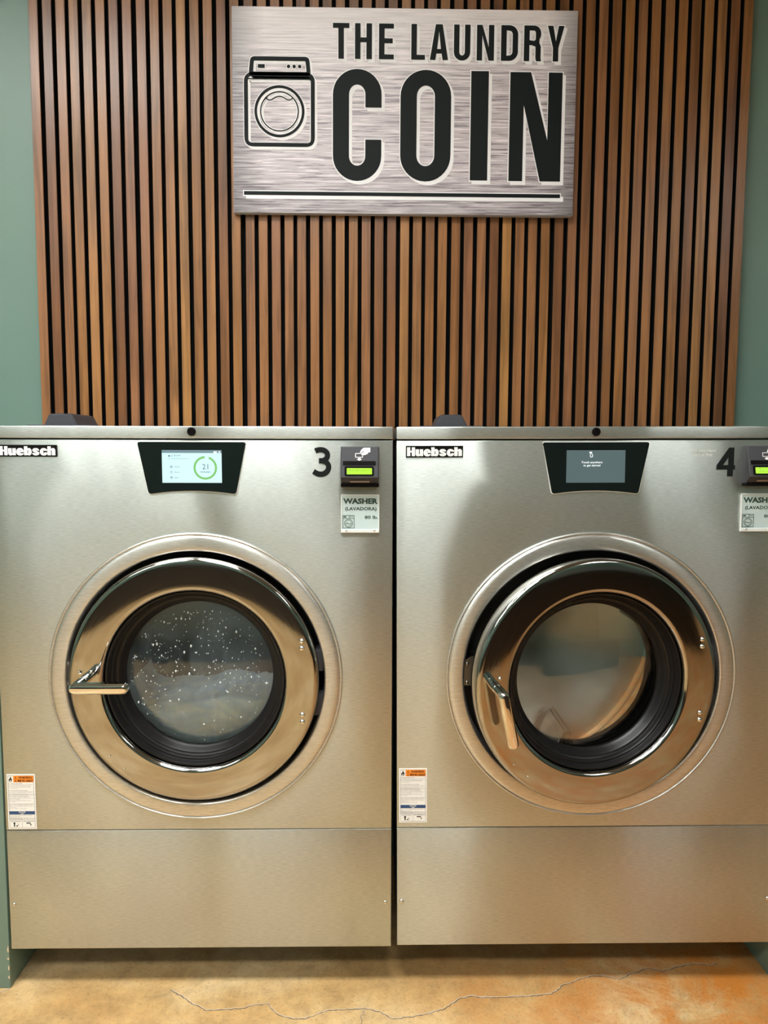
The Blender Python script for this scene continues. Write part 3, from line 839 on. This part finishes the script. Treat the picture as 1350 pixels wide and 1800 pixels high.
def label_meshes():
    """warning sticker: white sheet plus printed layers; x0 z1 is its top left corner"""
    x0, z1, w, h = -.5085, U(-.9085), .0748, .1510
    P = lambda u, v: (x0 + u * w, z1 - v * h)
    def R_(bm, u0, v0, u1, v1, y, mi):
        a, b = P(u0, v1), P(u1, v0); poly(bm, rect(a[0], a[1], b[0], b[1]), (), y, mi)
    bm0 = B(); a, b = P(0, 1), P(1, 0); box(bm0, a[0], b[0], -.0006, 0, a[1], b[1])
    bm = B()                                          # 0 text, 1 orange, 2 navy, 3 white, 4 black
    R_(bm, .235, .022, .955, .143, -.0009, 1)
    R_(bm, .235, .0805, .955, .0835, -.0011, 4)
    def tx(s, u, v, hh, mi, y=-.0012, width=None, align='LEFT', bold=.012):
        p = P(u, v); text(bm, s, p[0], p[1], hh * h, y, align, bold, width * w if width else None, mi, 1)
    tx('WARNING', .42, .072, .034, 4, width=.47, bold=.03)
    tx('MISE EN GARDE', .39, .132, .034, 4, width=.53, bold=.03)
    for v in (.072, .132):
        a = P(.285, v); b = P(.355, v); c = P(.32, v - .040)
        poly(bm, [a, b, c], [[((a[0] * .6 + c[0] * .4), a[1] + .0008), ((b[0] * .6 + c[0] * .4), b[1] + .0008), (c[0], c[1] - .0022)]], -.0012, 4)
    fl = [(.5, 0), (.78, .12), (.95, .42), (.92, .72), (.75, .93), (.6, 1), (.42, 1), (.22, .92), (.08, .7), (.06, .5), (.2, .62), (.22, .38), (.38, .2), (.52, .62 - .27)]
    fl = [(.52, 0), (.66, .22), (.86, .44), (.92, .68), (.82, .9), (.66, 1), (.36, 1), (.16, .88), (.08, .64), (.2, .42), (.26, .54), (.44, .3)]
    ho = [(.52, .58), (.64, .74), (.68, .86), (.58, .97), (.42, .97), (.32, .86), (.40, .72)]
    tr = lambda lp: [P(.065 + u * .135, .032 + v * .105) for u, v in lp]
    poly(bm, tr(fl), [tr(ho)], -.0012, 4)
    def frame(u0, v0, u1, v1, t=.0007):
        a, b = P(u0, v1), P(u1, v0)
        poly(bm, rect(a[0], a[1], b[0], b[1]), [rect(a[0] + t, a[1] + t, b[0] - t, b[1] - t)], -.0009, 0)
    frame(.045, .022, .955, .978)
    for v in (.368, .80, .828): R_(bm, .045, v, .955, v + .004, -.0010, 0)
    lines = ['To reduce risk of fire:', 'Do not put flammable solvents in or near washer', 'nor items soaked with flammable solvents', 'Do not wash items soaked with vegetable', 'or cooking oil',
             '', 'To reduce risk of serious injury:', 'Do not reach in drum until all parts have stopped', 'moving and do not operate with open door', 'Do not tamper with the controls']
    for k, s in enumerate(lines):
        if s: tx(s, .06, .170 + k * .0215, .0125, 0, width=min(.86, .0178 * len(s) + .08), bold=.02 if s.endswith(':') else .0)
    lines = ["Pour reduire le risque d'incendie:", 'Ne pas mettre de solvants inflammables', 'ni des articles imbibes de solvants pres de la', 'laveuse ou dedans', "Ne pas laver d'articles imbibes d'huile", 'de cuisson', '',
             'Pour reduire les risques de blessures graves:', 'Ne pas toucher le tambour avant son arret', 'complet et ne pas utiliser la porte ouverte', 'ou forcee', 'Ne pas modifier les commandes']
    for k, s in enumerate(lines):
        if s: tx(s, .06, .396 + k * .0212, .0125, 0, width=min(.87, .0178 * len(s) + .08), bold=.02 if s.endswith(':') else .0)
    R_(bm, .045, .672, .955, .732, -.0010, 2)
    tx('NOTICE', .5, .700, .022, 3, align='CENTER', bold=.03); tx('AVIS', .5, .728, .020, 3, align='CENTER', bold=.03)
    for k, s in enumerate(['If door is forced when washer is locked,', 'damage will occur', 'Si la porte est forcee, elle sera', 'endommagee par usage']):
        tx(s, .06, .757 + k * .0225, .0125, 0, width=min(.86, .0178 * len(s) + .08), bold=0)
    R_(bm, .497, .830, .503, .976, -.0010, 0)
    tx('Open/Ouverte', .27, .862, .016, 4, align='CENTER', width=.36, bold=.02); tx('Closed/Fermee', .73, .862, .016, 4, align='CENTER', width=.40, bold=.02)
    R_(bm, .195, .885, .235, .955, -.0011, 4)
    poly(bm, [P(.17, .90), P(.26, .90), P(.24, .878), P(.19, .878)], (), -.0011, 4)
    poly(bm, stroke(smooth_line([P(.36, .90), P(.355, .925), P(.32, .943)]), .0009), (), -.0011, 4)
    poly(bm, [P(.26, .943), P(.33, .928), P(.33, .958)], (), -.0011, 4)
    R_(bm, .64, .882, .79, .898, -.0011, 4)
    poly(bm, [P(.63, .890), P(.66, .874), P(.66, .906)], (), -.0011, 4)
    poly(bm, stroke(smooth_line([P(.79, .945), P(.80, .925), P(.79, .905)]), .0009), (), -.0011, 4)
    poly(bm, [P(.755, .925), P(.835, .925), P(.795, .908)], (), -.0011, 4)
    return bm0, bm

def card_meshes():
    """price card in its clear holder under the reader"""
    x0, x1, z0, z1 = .3812, .4800, U(-.2730), U(-.1740)
    hold = B()
    t = .0022
    for a in ((x0, x0 + t, z0, z1), (x1 - t, x1, z0, z1), (x0, x1, z1 - t, z1)):
        box(hold, a[0], a[1], -.0050, 0, a[2], a[3])
    box(hold, x0, x1, -.0060, 0, z0, z0 + .0085, .0008, 1)
    card = B(); box(card, x0 + t, x1 - t, -.0030, -.0005, z0 + .0085, z1 - t)
    w, h = x1 - x0, z1 - z0
    P = lambda px, py: (x0 + (px - 195) / 675 * w, z1 - (py - 990) / 668 * h)
    pr = B()
    y = -.0034
    a = P(232, 1148); text(pr, 'WASHER', a[0], a[1], 88 / 668 * h, y, 'LEFT', .045, 612 / 675 * w, 0)
    a = P(268, 1265); text(pr, '(LAVADORA)', a[0], a[1], 56 / 668 * h, y, 'LEFT', .028, 555 / 675 * w, 0)
    a = P(612, 1415); text(pr, '80 lb.', a[0], a[1], 56 / 668 * h, y, 'LEFT', .024, 238 / 675 * w, 0)
    def ring(cx, cy, r, t): 
        c = P(cx, cy); k = w / 675
        poly(pr, circle(c[0], c[1], r * k, 36), [circle(c[0], c[1], (r - t) * k, 36)], y, 0)
    def fr(px0, py0, px1, py1, t):
        a, b = P(px0, py1), P(px1, py0); k = t * w / 675
        poly(pr, rect(a[0], a[1], b[0], b[1]), [rect(a[0] + k, a[1] + k, b[0] - k, b[1] - k)], y, 0)
    fr(226, 1352, 430, 1580, 9); a, b = P(226, 1412), P(430, 1404); poly(pr, rect(a[0], a[1], b[0], b[1]), (), y, 0)
    a, b = P(242, 1392), P(288, 1370); poly(pr, rect(a[0], a[1], b[0], b[1]), (), y, 0)
    ring(350, 1380, 16, 6); a, b = P(376, 1385), P(408, 1376); poly(pr, rect(a[0], a[1], b[0], b[1]), (), y, 0)
    ring(328, 1494, 76, 9); ring(328, 1494, 56, 6)
    poly(pr, stroke(smooth_line([P(280, 1510), P(308, 1490), P(340, 1510), P(372, 1492)]), .0016), (), y, 0)
    scr = []
    for px in (287, 785): scr.append(P(px, 1617))
    return hold, card, pr, scr

def screen_panel_outline(d=0.0):
    z = U(0)
    pts = [(-.1385, z - .0405), (-.1125, z - .1725)] + [(-.1125 + .2250 * k / 12, z - .1725 + .0070 * (1 - (k / 6 - 1) ** 2)) for k in range(1, 12)] + [(.1125, z - .1725), (.1385, z - .0405)]
    # round the four corners
    c = [(-.1385, z - .0405), (-.1120, z - .1728), (.1120, z - .1728), (.1385, z - .0405)]
    pl = rounded(c, .007, 5)
    # replace the straight foot by its arch
    top = [p for p in pl if p[1] > z - .1]; lo = [p for p in pl if p[1] <= z - .1]
    left = sorted([p for p in lo if p[0] < 0], key=lambda p: -p[1]); rightp = sorted([p for p in lo if p[0] > 0], key=lambda p: p[1])
    arch = [(-.100 + .200 * k / 12, z - .1721 + .0070 * (1 - (k / 6 - 1) ** 2)) for k in range(13)]
    tl = [p for p in top if p[0] < 0]; trr = [p for p in top if p[0] > 0]
    tl = sorted(tl, key=lambda p: -p[0]); trr = sorted(trr, key=lambda p: -p[0])
    out = tl + left + arch + rightp + trr
    return grow(out, d) if d else out

def washer(num, loc, rot, label, open_angle, handle_ang, lift):
    o = empty('washing_machine', loc, rot, label, 'washing machine', 'stainless front-load washers')
    def part(name, key, fn, mat, parent=o, smooth=None):
        return link(name, once(key, lambda: mesh_from(fn(), name, mat, smooth)), parent)
    part('body', 'body', body_mesh, shadow_gap)
    bmf = B(); box(bmf, -.045, .045, -.04, .04, -lift, .126)
    fm = mesh_from(bmf, 'foot', shadow_gap)
    for fx in (-.40, .40):
        for fy in (.24, .50):
            ft = link('foot', fm, o); ft.location = (fx, fy, 0)
    def cap():
        bm = B(); box(bm, -HW, HW, 0, DEPTH, U(-.0313), U(0), .003, 3); return bm
    part('top_cover', 'cap', cap, steel, smooth=40)
    def front():
        bm = B(); sheet(bm, -HW, U(-1.0742), HW, U(-.0350), [circle(0, CZ, .3600, 96)]); return bm
    part('front_panel', 'front', front, steel, smooth=40)
    def lower():
        bm = B(); sheet(bm, -HW, U(-1.4107), HW, U(-1.0753), r=.0042); return bm
    part('lower_panel', 'lower', lower, steel, smooth=40)
    # lock screw in the top cover
    def lock():
        bm = B(); lathe(bm, [(.0110, 0), (.0110, .0030), (.0095, .0042), (.0072, .0042), (.0066, .0020), (0, .0020)], 0, U(-.0137), 32)
        box(bm, -.0045, .0045, -.0034, -.0018, U(-.0137) - .0011, U(-.0137) + .0011); box(bm, -.0011, .0011, -.0034, -.0018, U(-.0137) - .0045, U(-.0137) + .0045)
        return bm
    part('lock_screw', 'lock', lock, plastic_dark, smooth=40)
    def hood():
        bm = B()
        x = -.366
        fr = [(x - .046, 0.0), (x + .046, 0.0), (x + .029, .0345), (x - .029, .0345)]
        a = [bm.verts.new((p, .08, U(q))) for p, q in fr]; b = [bm.verts.new((p, .24, U(q))) for p, q in fr]
        for k in range(4): bm.faces.new((a[k], a[(k + 1) % 4], b[(k + 1) % 4], b[k]))
        bm.faces.new(a); bm.faces.new(b)
        bmesh.ops.bevel(bm, geom=bm.edges[:], offset=.004, segments=3, affect='EDGES')
        box(bm, x - .085, x + .085, .07, .25, U(0), U(.0042), .0015, 1)
        return bm
    part('dispenser_lid', 'hood', hood, plastic, smooth=35)
    for sx in (-.5015, .4985):
        s = link('panel_screw', once('pscrew', lambda: mesh_from(dome_at(0, 0, .0058, .0036, 0), 'panel_screw', bolt_steel, 40)), o)
        s.location = (sx, 0, U(-1.283))
    # badge
    def badge():
        bm = B(); box(bm, -.4905, -.3430, -.0030, 0, U(-.0783), U(-.0487), .0008, 1); return bm
    bd = part('badge', 'badge', badge, plastic_dark)
    part('lettering', 'badge_l', badge_letters_mesh, badge_letter, bd, 'keep')
    # warning sticker
    if 'lab0' not in CACHE:
        a, b = label_meshes()
        CACHE['lab0'] = mesh_from(a, 'warning_label', sticker_white); CACHE['lab1'] = mesh_from(b, 'print', [text_grey, sticker_orange, sticker_navy, sticker_white, black_print], 'keep')
    wl = link('warning_label', CACHE['lab0'], o); wl['label'] = 'white and orange warning sticker'
    link('print', CACHE['lab1'], wl)
    if num == 3: wl.location = (.0015, 0, -.0105)
    # number
    bm = B()
    if num == 3:
        f = lambda p: (.3077 + (p[0] - 88) / 315 * .0478, U(-.0528 - (p[1] - 155) / 500 * .0757))
        up_ = smooth_line([f(p) for p in ((140, 222), (185, 203), (235, 197), (293, 210), (336, 250), (346, 298), (328, 345), (285, 375), (240, 383), (200, 383))], 4)
        lo_ = smooth_line([f(p) for p in ((200, 383), (260, 386), (322, 408), (360, 460), (362, 510), (338, 562), (288, 600), (235, 611), (172, 600), (108, 563))], 4)
        k = 90 / 315 * .0478
        poly(bm, stroke(up_, k), (), -.0010); poly(bm, stroke(lo_, k), (), -.0012)
    else:
        f = lambda p: (.3146 + (p[0] - 545) / 293 * .0481, U(-.0549 - (p[1] - 150) / 455 * .0744))
        poly(bm, [f(p) for p in ((735, 150), (818, 150), (818, 428), (838, 428), (838, 500), (806, 500), (806, 605), (716, 605), (716, 500), (545, 500), (545, 430))], [[f(p) for p in ((728, 308), (650, 426), (728, 426))]], -.0010)
    nb = link('number', mesh_from(bm, 'number', black_print, 'keep'), o); nb['label'] = 'black number %d sticker' % num
    if num == 4:
        bm = B()
        text(bm, 'First time Here?', .2454, U(-.0655), .0068, -.0008, 'LEFT', 0, .0668)
        text(bm, 'Start at First', .2510, U(-.0765), .0068, -.0008, 'LEFT', 0, .052)
        fp = link('lettering', mesh_from(bm, 'lettering', faint_print, 'keep'), o); fp['label'] = 'faint white lettering'
    # touch screen
    def rim():
        bm = B(); prism(bm, screen_panel_outline(.0022), (), -.0020, .002); return bm
    ts = part('touch_panel', 'rim', rim, panel_rim)
    def blackp():
        bm = B(); prism(bm, screen_panel_outline(), (), -.0034, -.001); return bm
    part('black_glass', 'blackp', blackp, panel_black, ts)
    bm = B(); z = U(0)
    sx0, sx1, sz0, sz1 = -.0760, .0762, z - .1447, z - .0610
    poly(bm, rect(sx0, sz0, sx1, sz1), (), -.0037, 0)
    P = lambda px, py: (sx0 + (px - 333) / 692 * (sx1 - sx0), sz1 - (py - 138) / 380 * (sz1 - sz0))
    y = -.0040
    if num == 3:
        a, b = P(333, 172), P(1025, 138); poly(bm, rect(a[0], a[1], b[0], b[1]), (), -.00385, 1)
        c = P(834, 344); k = (sx1 - sx0) / 692
        poly(bm, arc(c[0], c[1], 137 * k, 137 * k, 70, -268, 48) + arc(c[0], c[1], 112 * k, 112 * k, -268, 70, 48), (), y, 2)
        a = P(834, 360); text(bm, '21', a[0], a[1], 62 * k, y, 'CENTER', 0, None, 3)
        a = P(834, 400); text(bm, 'minutes', a[0], a[1], 24 * k, y, 'CENTER', .01, 112 * k, 3)
        a = P(470, 206); text(bm, 'Normal', a[0], a[1], 17 * k, y, 'LEFT', .01, 78 * k, 3)
        a = P(470, 222); text(bm, '34 min', a[0], a[1], 9 * k, y, 'LEFT', 0, 44 * k, 3)
        for s, py in (('Warm', 340), ('4min', 402), ('Spin', 464)):
            a = P(474, py); text(bm, s, a[0], a[1], 17 * k, y, 'LEFT', 0, (62 if s != 'Spin' else 50) * k, 3)
            c2 = P(440, py - 8); poly(bm, circle(c2[0], c2[1], 15 * k, 20), [circle(c2[0], c2[1], 11 * k, 20)], y, 3)
            if s != '4min': a, b = P(432, py - 4), P(448, py - 12); poly(bm, rect(a[0], a[1], b[0], b[1]), (), y, 3)
        c2 = P(418, 206); poly(bm, circle(c2[0], c2[1], 11 * k, 16), (), y, 3)
        a, b = P(442, 217), P(457, 194); poly(bm, rect(a[0], a[1], b[0], b[1]), [rect(a[0] + 3 * k, a[1] + 3 * k, b[0] - 3 * k, b[1] - 3 * k)], y, 3)
        a, b = P(400, 240), P(640, 237); poly(bm, rect(a[0], a[1], b[0], b[1]), (), y, 1)
        a, b = P(930, 172), P(972, 152); poly(bm, rrect(a[0], a[1], b[0], b[1], 8 * k), (), y, 4)
        poly(bm, [P(986, 152), P(1014, 152), P(1002, 176)], (), y, 4)
        mats = [scr_white, scr_bar, scr_green, scr_ink, scr_light]
    else:
        k = (sx1 - sx0) / 692
        a = P(632, 290); text(bm, 'Touch anywhere', a[0], a[1], 24 * k, y, 'CENTER', .022, 248 * k, 1)
        a = P(632, 326); text(bm, 'to get started', a[0], a[1], 24 * k, y, 'CENTER', .022, 200 * k, 1)
        c2 = P(616, 168); poly(bm, rrect(c2[0] - 16 * k, c2[1] - 8 * k, c2[0] + 16 * k, c2[1] + 12 * k, 6 * k), (), y, 1)
        a, b = P(608, 222), P(642, 180); poly(bm, rrect(a[0], a[1], b[0], b[1], 14 * k), [rrect(a[0] + 8 * k, a[1] + 8 * k, b[0] - 8 * k, b[1] - 4 * k, 7 * k)], y, 1)
        mats = [scr_grey, scr_light]
    d = link('display', mesh_from(bm, 'display', mats, 'keep'), ts)
    d['label'] = 'lit white display with green ring and 21 minutes' if num == 3 else 'dim grey display reading Touch anywhere to get started'
    # card reader
    rd = part('card_reader', 'reader', reader_mesh, plastic, smooth=30)
    def slot():
        bm = B(); reader_quad(bm, 614, 398, 1166, 470, .0010, .004, 0); return bm
    part('card_slot', 'slot', slot, plastic_dark, rd)
    def lcdb():
        bm = B(); reader_quad(bm, 642, 486, 1136, 655, .0012, .004, 0, 22); return bm
    part('display_bezel', 'lcdb', lcdb, plastic_dark, rd)
    bm = B(); reader_quad(bm, 680, 520, 1102, 626, .0015)
    for s, py in ((('WASHER 34 BUSY', 574),) if num == 3 else (('SELECT WASH', 560), ('WASHER 4', 606))):
        n0 = len(bm.verts)
        bm2 = B(); text(bm2, s, 715 if num == 3 else 735, -py, 34, 0.0, 'LEFT', 0, 340 if num == 3 else 290, 1, 1)
        vm = {v: bm.verts.new(reader_pt(ru(v.co.x), rt(-v.co.z), .0018)) for v in bm2.verts}
        for f in bm2.faces: bm.faces.new([vm[v] for v in f.verts]).material_index = 1
        bm2.free()
    link('lcd', mesh_from(bm, 'lcd', [lcd_green, lcd_ink], 'keep'), rd)
    def icon():
        bm = B()
        reader_shape(bm, [(820, 262), (905, 262), (905, 272), (830, 272), (830, 326), (938, 326), (940, 300), (950, 300), (948, 336), (820, 336)], (), .0012)
        reader_shape(bm, [(958, 168), (1074, 165), (1074, 240), (1036, 250), (1030, 274), (1004, 278), (996, 292), (968, 288), (950, 300), (925, 290), (918, 270), (945, 252), (972, 232), (965, 222), (930, 246), (906, 270), (902, 240), (920, 205)], (), .0012)
        reader_shape(bm, [(866, 345), (914, 345), (914, 366), (936, 366), (890, 392), (846, 368), (866, 366)], (), .0012)
        return bm
    part('card_icon', 'ricon', icon, white_print, rd, 'keep')
    def lip():
        bm = B(); x0, x1 = ru(735), ru(1062)
        p = lambda v, off: (-off, U(v))
        (y0, z0), (y1, z1) = p(-.1375, .0338), p(-.1420, .0284)
        vs = [bm.verts.new(q) for q in ((x0, y0 - .001, z0), (x1, y0 - .001, z0), (x1, y1 - .001, z1), (x0, y1 - .001, z1), (x0, y0 + .004, z0), (x1, y0 + .004, z0), (x1, y1 + .004, z1), (x0, y1 + .004, z1))]
        for f in ((0, 1, 2, 3), (0, 4, 5, 1), (1, 5, 6, 2), (2, 6, 7, 3), (3, 7, 4, 0)): bm.faces.new([vs[i] for i in f])
        return bm
    part('receipt_lip', 'rlip', lip, plastic_brown, rd)
    def sill():
        bm = B(); box(bm, RU0, RU1, -.0250, -.0005, U(-.1535), U(-.1452), .001, 1); return bm
    part('reader_sill', 'rsill', sill, plastic_dark, rd)
    # price card holder
    if 'hold' not in CACHE:
        h, c, p, sc = card_meshes()
        CACHE['hold'] = mesh_from(h, 'card_holder', acrylic_edge); CACHE['card'] = mesh_from(c, 'card', card_paper); CACHE['cardp'] = mesh_from(p, 'lettering', green_print, 'keep'); CACHE['cards'] = sc
    ch = link('card_holder', CACHE['hold'], o)
    link('card', CACHE['card'], ch); link('lettering', CACHE['cardp'], ch)
    for sx, sz in CACHE['cards']:
        s = link('screw', once('cscrew', lambda: mesh_from(dome_at(0, 0, .0028, .0018, 0, 12), 'screw', bolt_steel, 40)), ch)
        s.location = (sx, -.006, sz)
    # surround, recess, drum
    part('door_surround', 'bezel', bezel_mesh, ring_steel, smooth=60)
    part('door_recess', 'recess', recess_mesh, recess_black, smooth=40)
    dm = part('drum', 'drum', drum_mesh, drum_steel, smooth=40)
    part('drum_back', 'drumback%d' % num, drum_back_mesh, drum_back_steel if num == 4 else drum_shaded_steel, dm, 60)
    for k in range(3):
        lf = link('lifter', once('lifter', lambda: mesh_from(lifter_mesh(), 'lifter', lifter_steel, 30)), dm)
        lf.location = (0, 0, CZ); lf.rotation_euler = (0, math.radians(4 + 120 * k), 0)
    # hinge blocks right, latch plate left, inside the gap
    for hz in (.045, -.075):
        def hb():
            bm = B(); box(bm, .300, .334, .004, .060, -.030, .030, .006, 2); return bm
        h = part('hinge', 'hinge', hb, plastic, smooth=35); h.location = (0, 0, CZ + hz)
    def latch():
        bm = B()
        prism(bm, rounded([(-.334, -.028), (-.285, -.028), (-.285, .052), (-.316, .052), (-.334, .040)], .006, 3), (), .012, .060)
        return bm
    lt = part('latch_plate', 'latch', latch, dark_steel); lt.location = (0, 0, CZ)
    for sz in (.032, -.020):
        s = link('screw', once('lscrew', lambda: mesh_from(dome_at(0, 0, .0052, .004, 0, 14), 'screw', bolt_steel, 40)), lt)
        s.location = (-.3270, .012, sz)
    # door
    hinge = Vector((HINGE.x, HINGE.y, 0))
    def rel(fn, sm):
        def f():
            bm = fn()
            for v in bm.verts: v.co -= hinge
            return bm
        return f
    d = link('door', once('ring', lambda: mesh_from(rel(ring_mesh, 0)(), 'door', door_steel, 40)), o)
    d.location = (hinge.x, hinge.y, CZ); d.rotation_euler = (0, 0, open_angle)
    part('gasket', 'gasket', rel(gasket_mesh, 0), rubber, d, 40)
    link('door_glass', mesh_from(rel(glass_mesh, 0)(), 'door_glass', glass_wet if num == 3 else glass_clear, 40), d)
    hd = link('handle', mesh_from(handle_mesh(handle_ang), 'handle', chrome, 24), d)
    hd.location = Vector((-.276, 0, .008)) - hinge
    for x, z in ((.2805, .1060), (.2805, .0870), (.2805, -.0900), (.2805, -.1090)):
        s = link('rivet', once('rivet', lambda: mesh_from(dome_at(0, 0, .0066, .0050, -.0300), 'rivet', chrome, 60)), d)
        s.location = Vector((x, 0, z)) - hinge
    for x, z in ((-.2228, -.1985), (-.1854, -.2340)):
        s = link('small_rivet', once('rivet2', lambda: mesh_from(dome_at(0, 0, .0032, .0014, -.0302, 14), 'small_rivet', bolt_steel, 60)), d)
        s.location = Vector((x, 0, z)) - hinge
    return o

def base_of(x, y, ztop, yaw, roll):
    Rm = Euler((0, roll, yaw)).to_matrix()
    return Vector((x, y, ztop)) - Rm @ Vector((0, 0, T))
w1 = washer(3, base_of(-0.46933, -0.00223, 1.53, .0026, -.00313), (0, -.00313, .0026), 'stainless front-load washer numbered 3, door shut, suds behind its glass', 0.0, 0.0, 0.0)
w2 = washer(4, base_of(0.56904, 0.00223, 1.53565, -.00308, -.00822), (0, -.00822, -.00308), 'stainless front-load washer numbered 4, door slightly ajar, drum empty', math.radians(7.5), math.radians(-79), 0.0055)

# ------------------------------------------------------------------ suds and droplets in washer 3
def world1(x, y, z): return w1.matrix_basis @ Vector((x, y, z))
rnd = random.Random(11)
bm = B()
def hgt(x, t):
    return CZ - .105 + .007 * math.sin(x * 21 + 1.0) + .004 * math.sin(x * 47 + t * 9) + (.010 if x > .05 else 0)
nx, nz, nt_ = 44, 18, 10
grid = []
for i in range(nx + 1):
    x = -.215 + .43 * i / nx
    zb = CZ - math.sqrt(max(0, .222 ** 2 - x * x)) if abs(x) < .222 else CZ
    ztop = max(zb + .001, hgt(x, 0))
    col = []
    for j in range(nz + 1):
        t = j / nz
        z = zb + (ztop - zb) * t
        y = .098 + .010 * (math.sin(x * 60 + z * 85) * .4 + rnd.uniform(-.25, .25)) + .02 * t ** 3
        col.append(bm.verts.new(world1(x, y, z)))
    for j in range(1, nt_ + 1):
        t = j / nt_
        z = ztop + .015 * t + rnd.uniform(-.004, .004)
        y = .098 + .02 + (.20) * t
        col.append(bm.verts.new(world1(x, y, z)))
    grid.append(col)
for a, b in zip(grid, grid[1:]):
    for j in range(len(a) - 1): bm.faces.new((a[j], b[j], b[j + 1], a[j + 1]))
so = obj('soap_suds', bm, foam, None, smooth=80)
tag(so, 'pale soap suds swirling behind the glass of washer 3', 'soap suds', kind='stuff')
bm = B()
for k in range(420):
    a, r = rnd.uniform(0, 2 * PI), .185 * math.sqrt(rnd.random())
    x, z = r * math.cos(a), r * math.sin(a)
    if z < -.03 and rnd.random() < .6: continue
    s = rnd.uniform(.0006, .0016) if rnd.random() < .85 else rnd.uniform(.0018, .0030)
    y = .018 + .024 * (r / .2) ** 2
    n1 = len(bm.verts)
    ret = bmesh.ops.create_icosphere(bm, subdivisions=1, radius=1)
    st = rnd.uniform(1, 1.7)
    for v in ret['verts']:
        v.co = Vector((x + v.co.x * s, y - .0002 + v.co.y * s * .5, z + v.co.z * s * st)) - HINGE
do = obj('water_droplets', bm, droplet, next(c for c in w1.children if c.name.startswith('door') and c.data.name.startswith('door') and c.children), smooth=80)
do['kind'] = 'stuff'
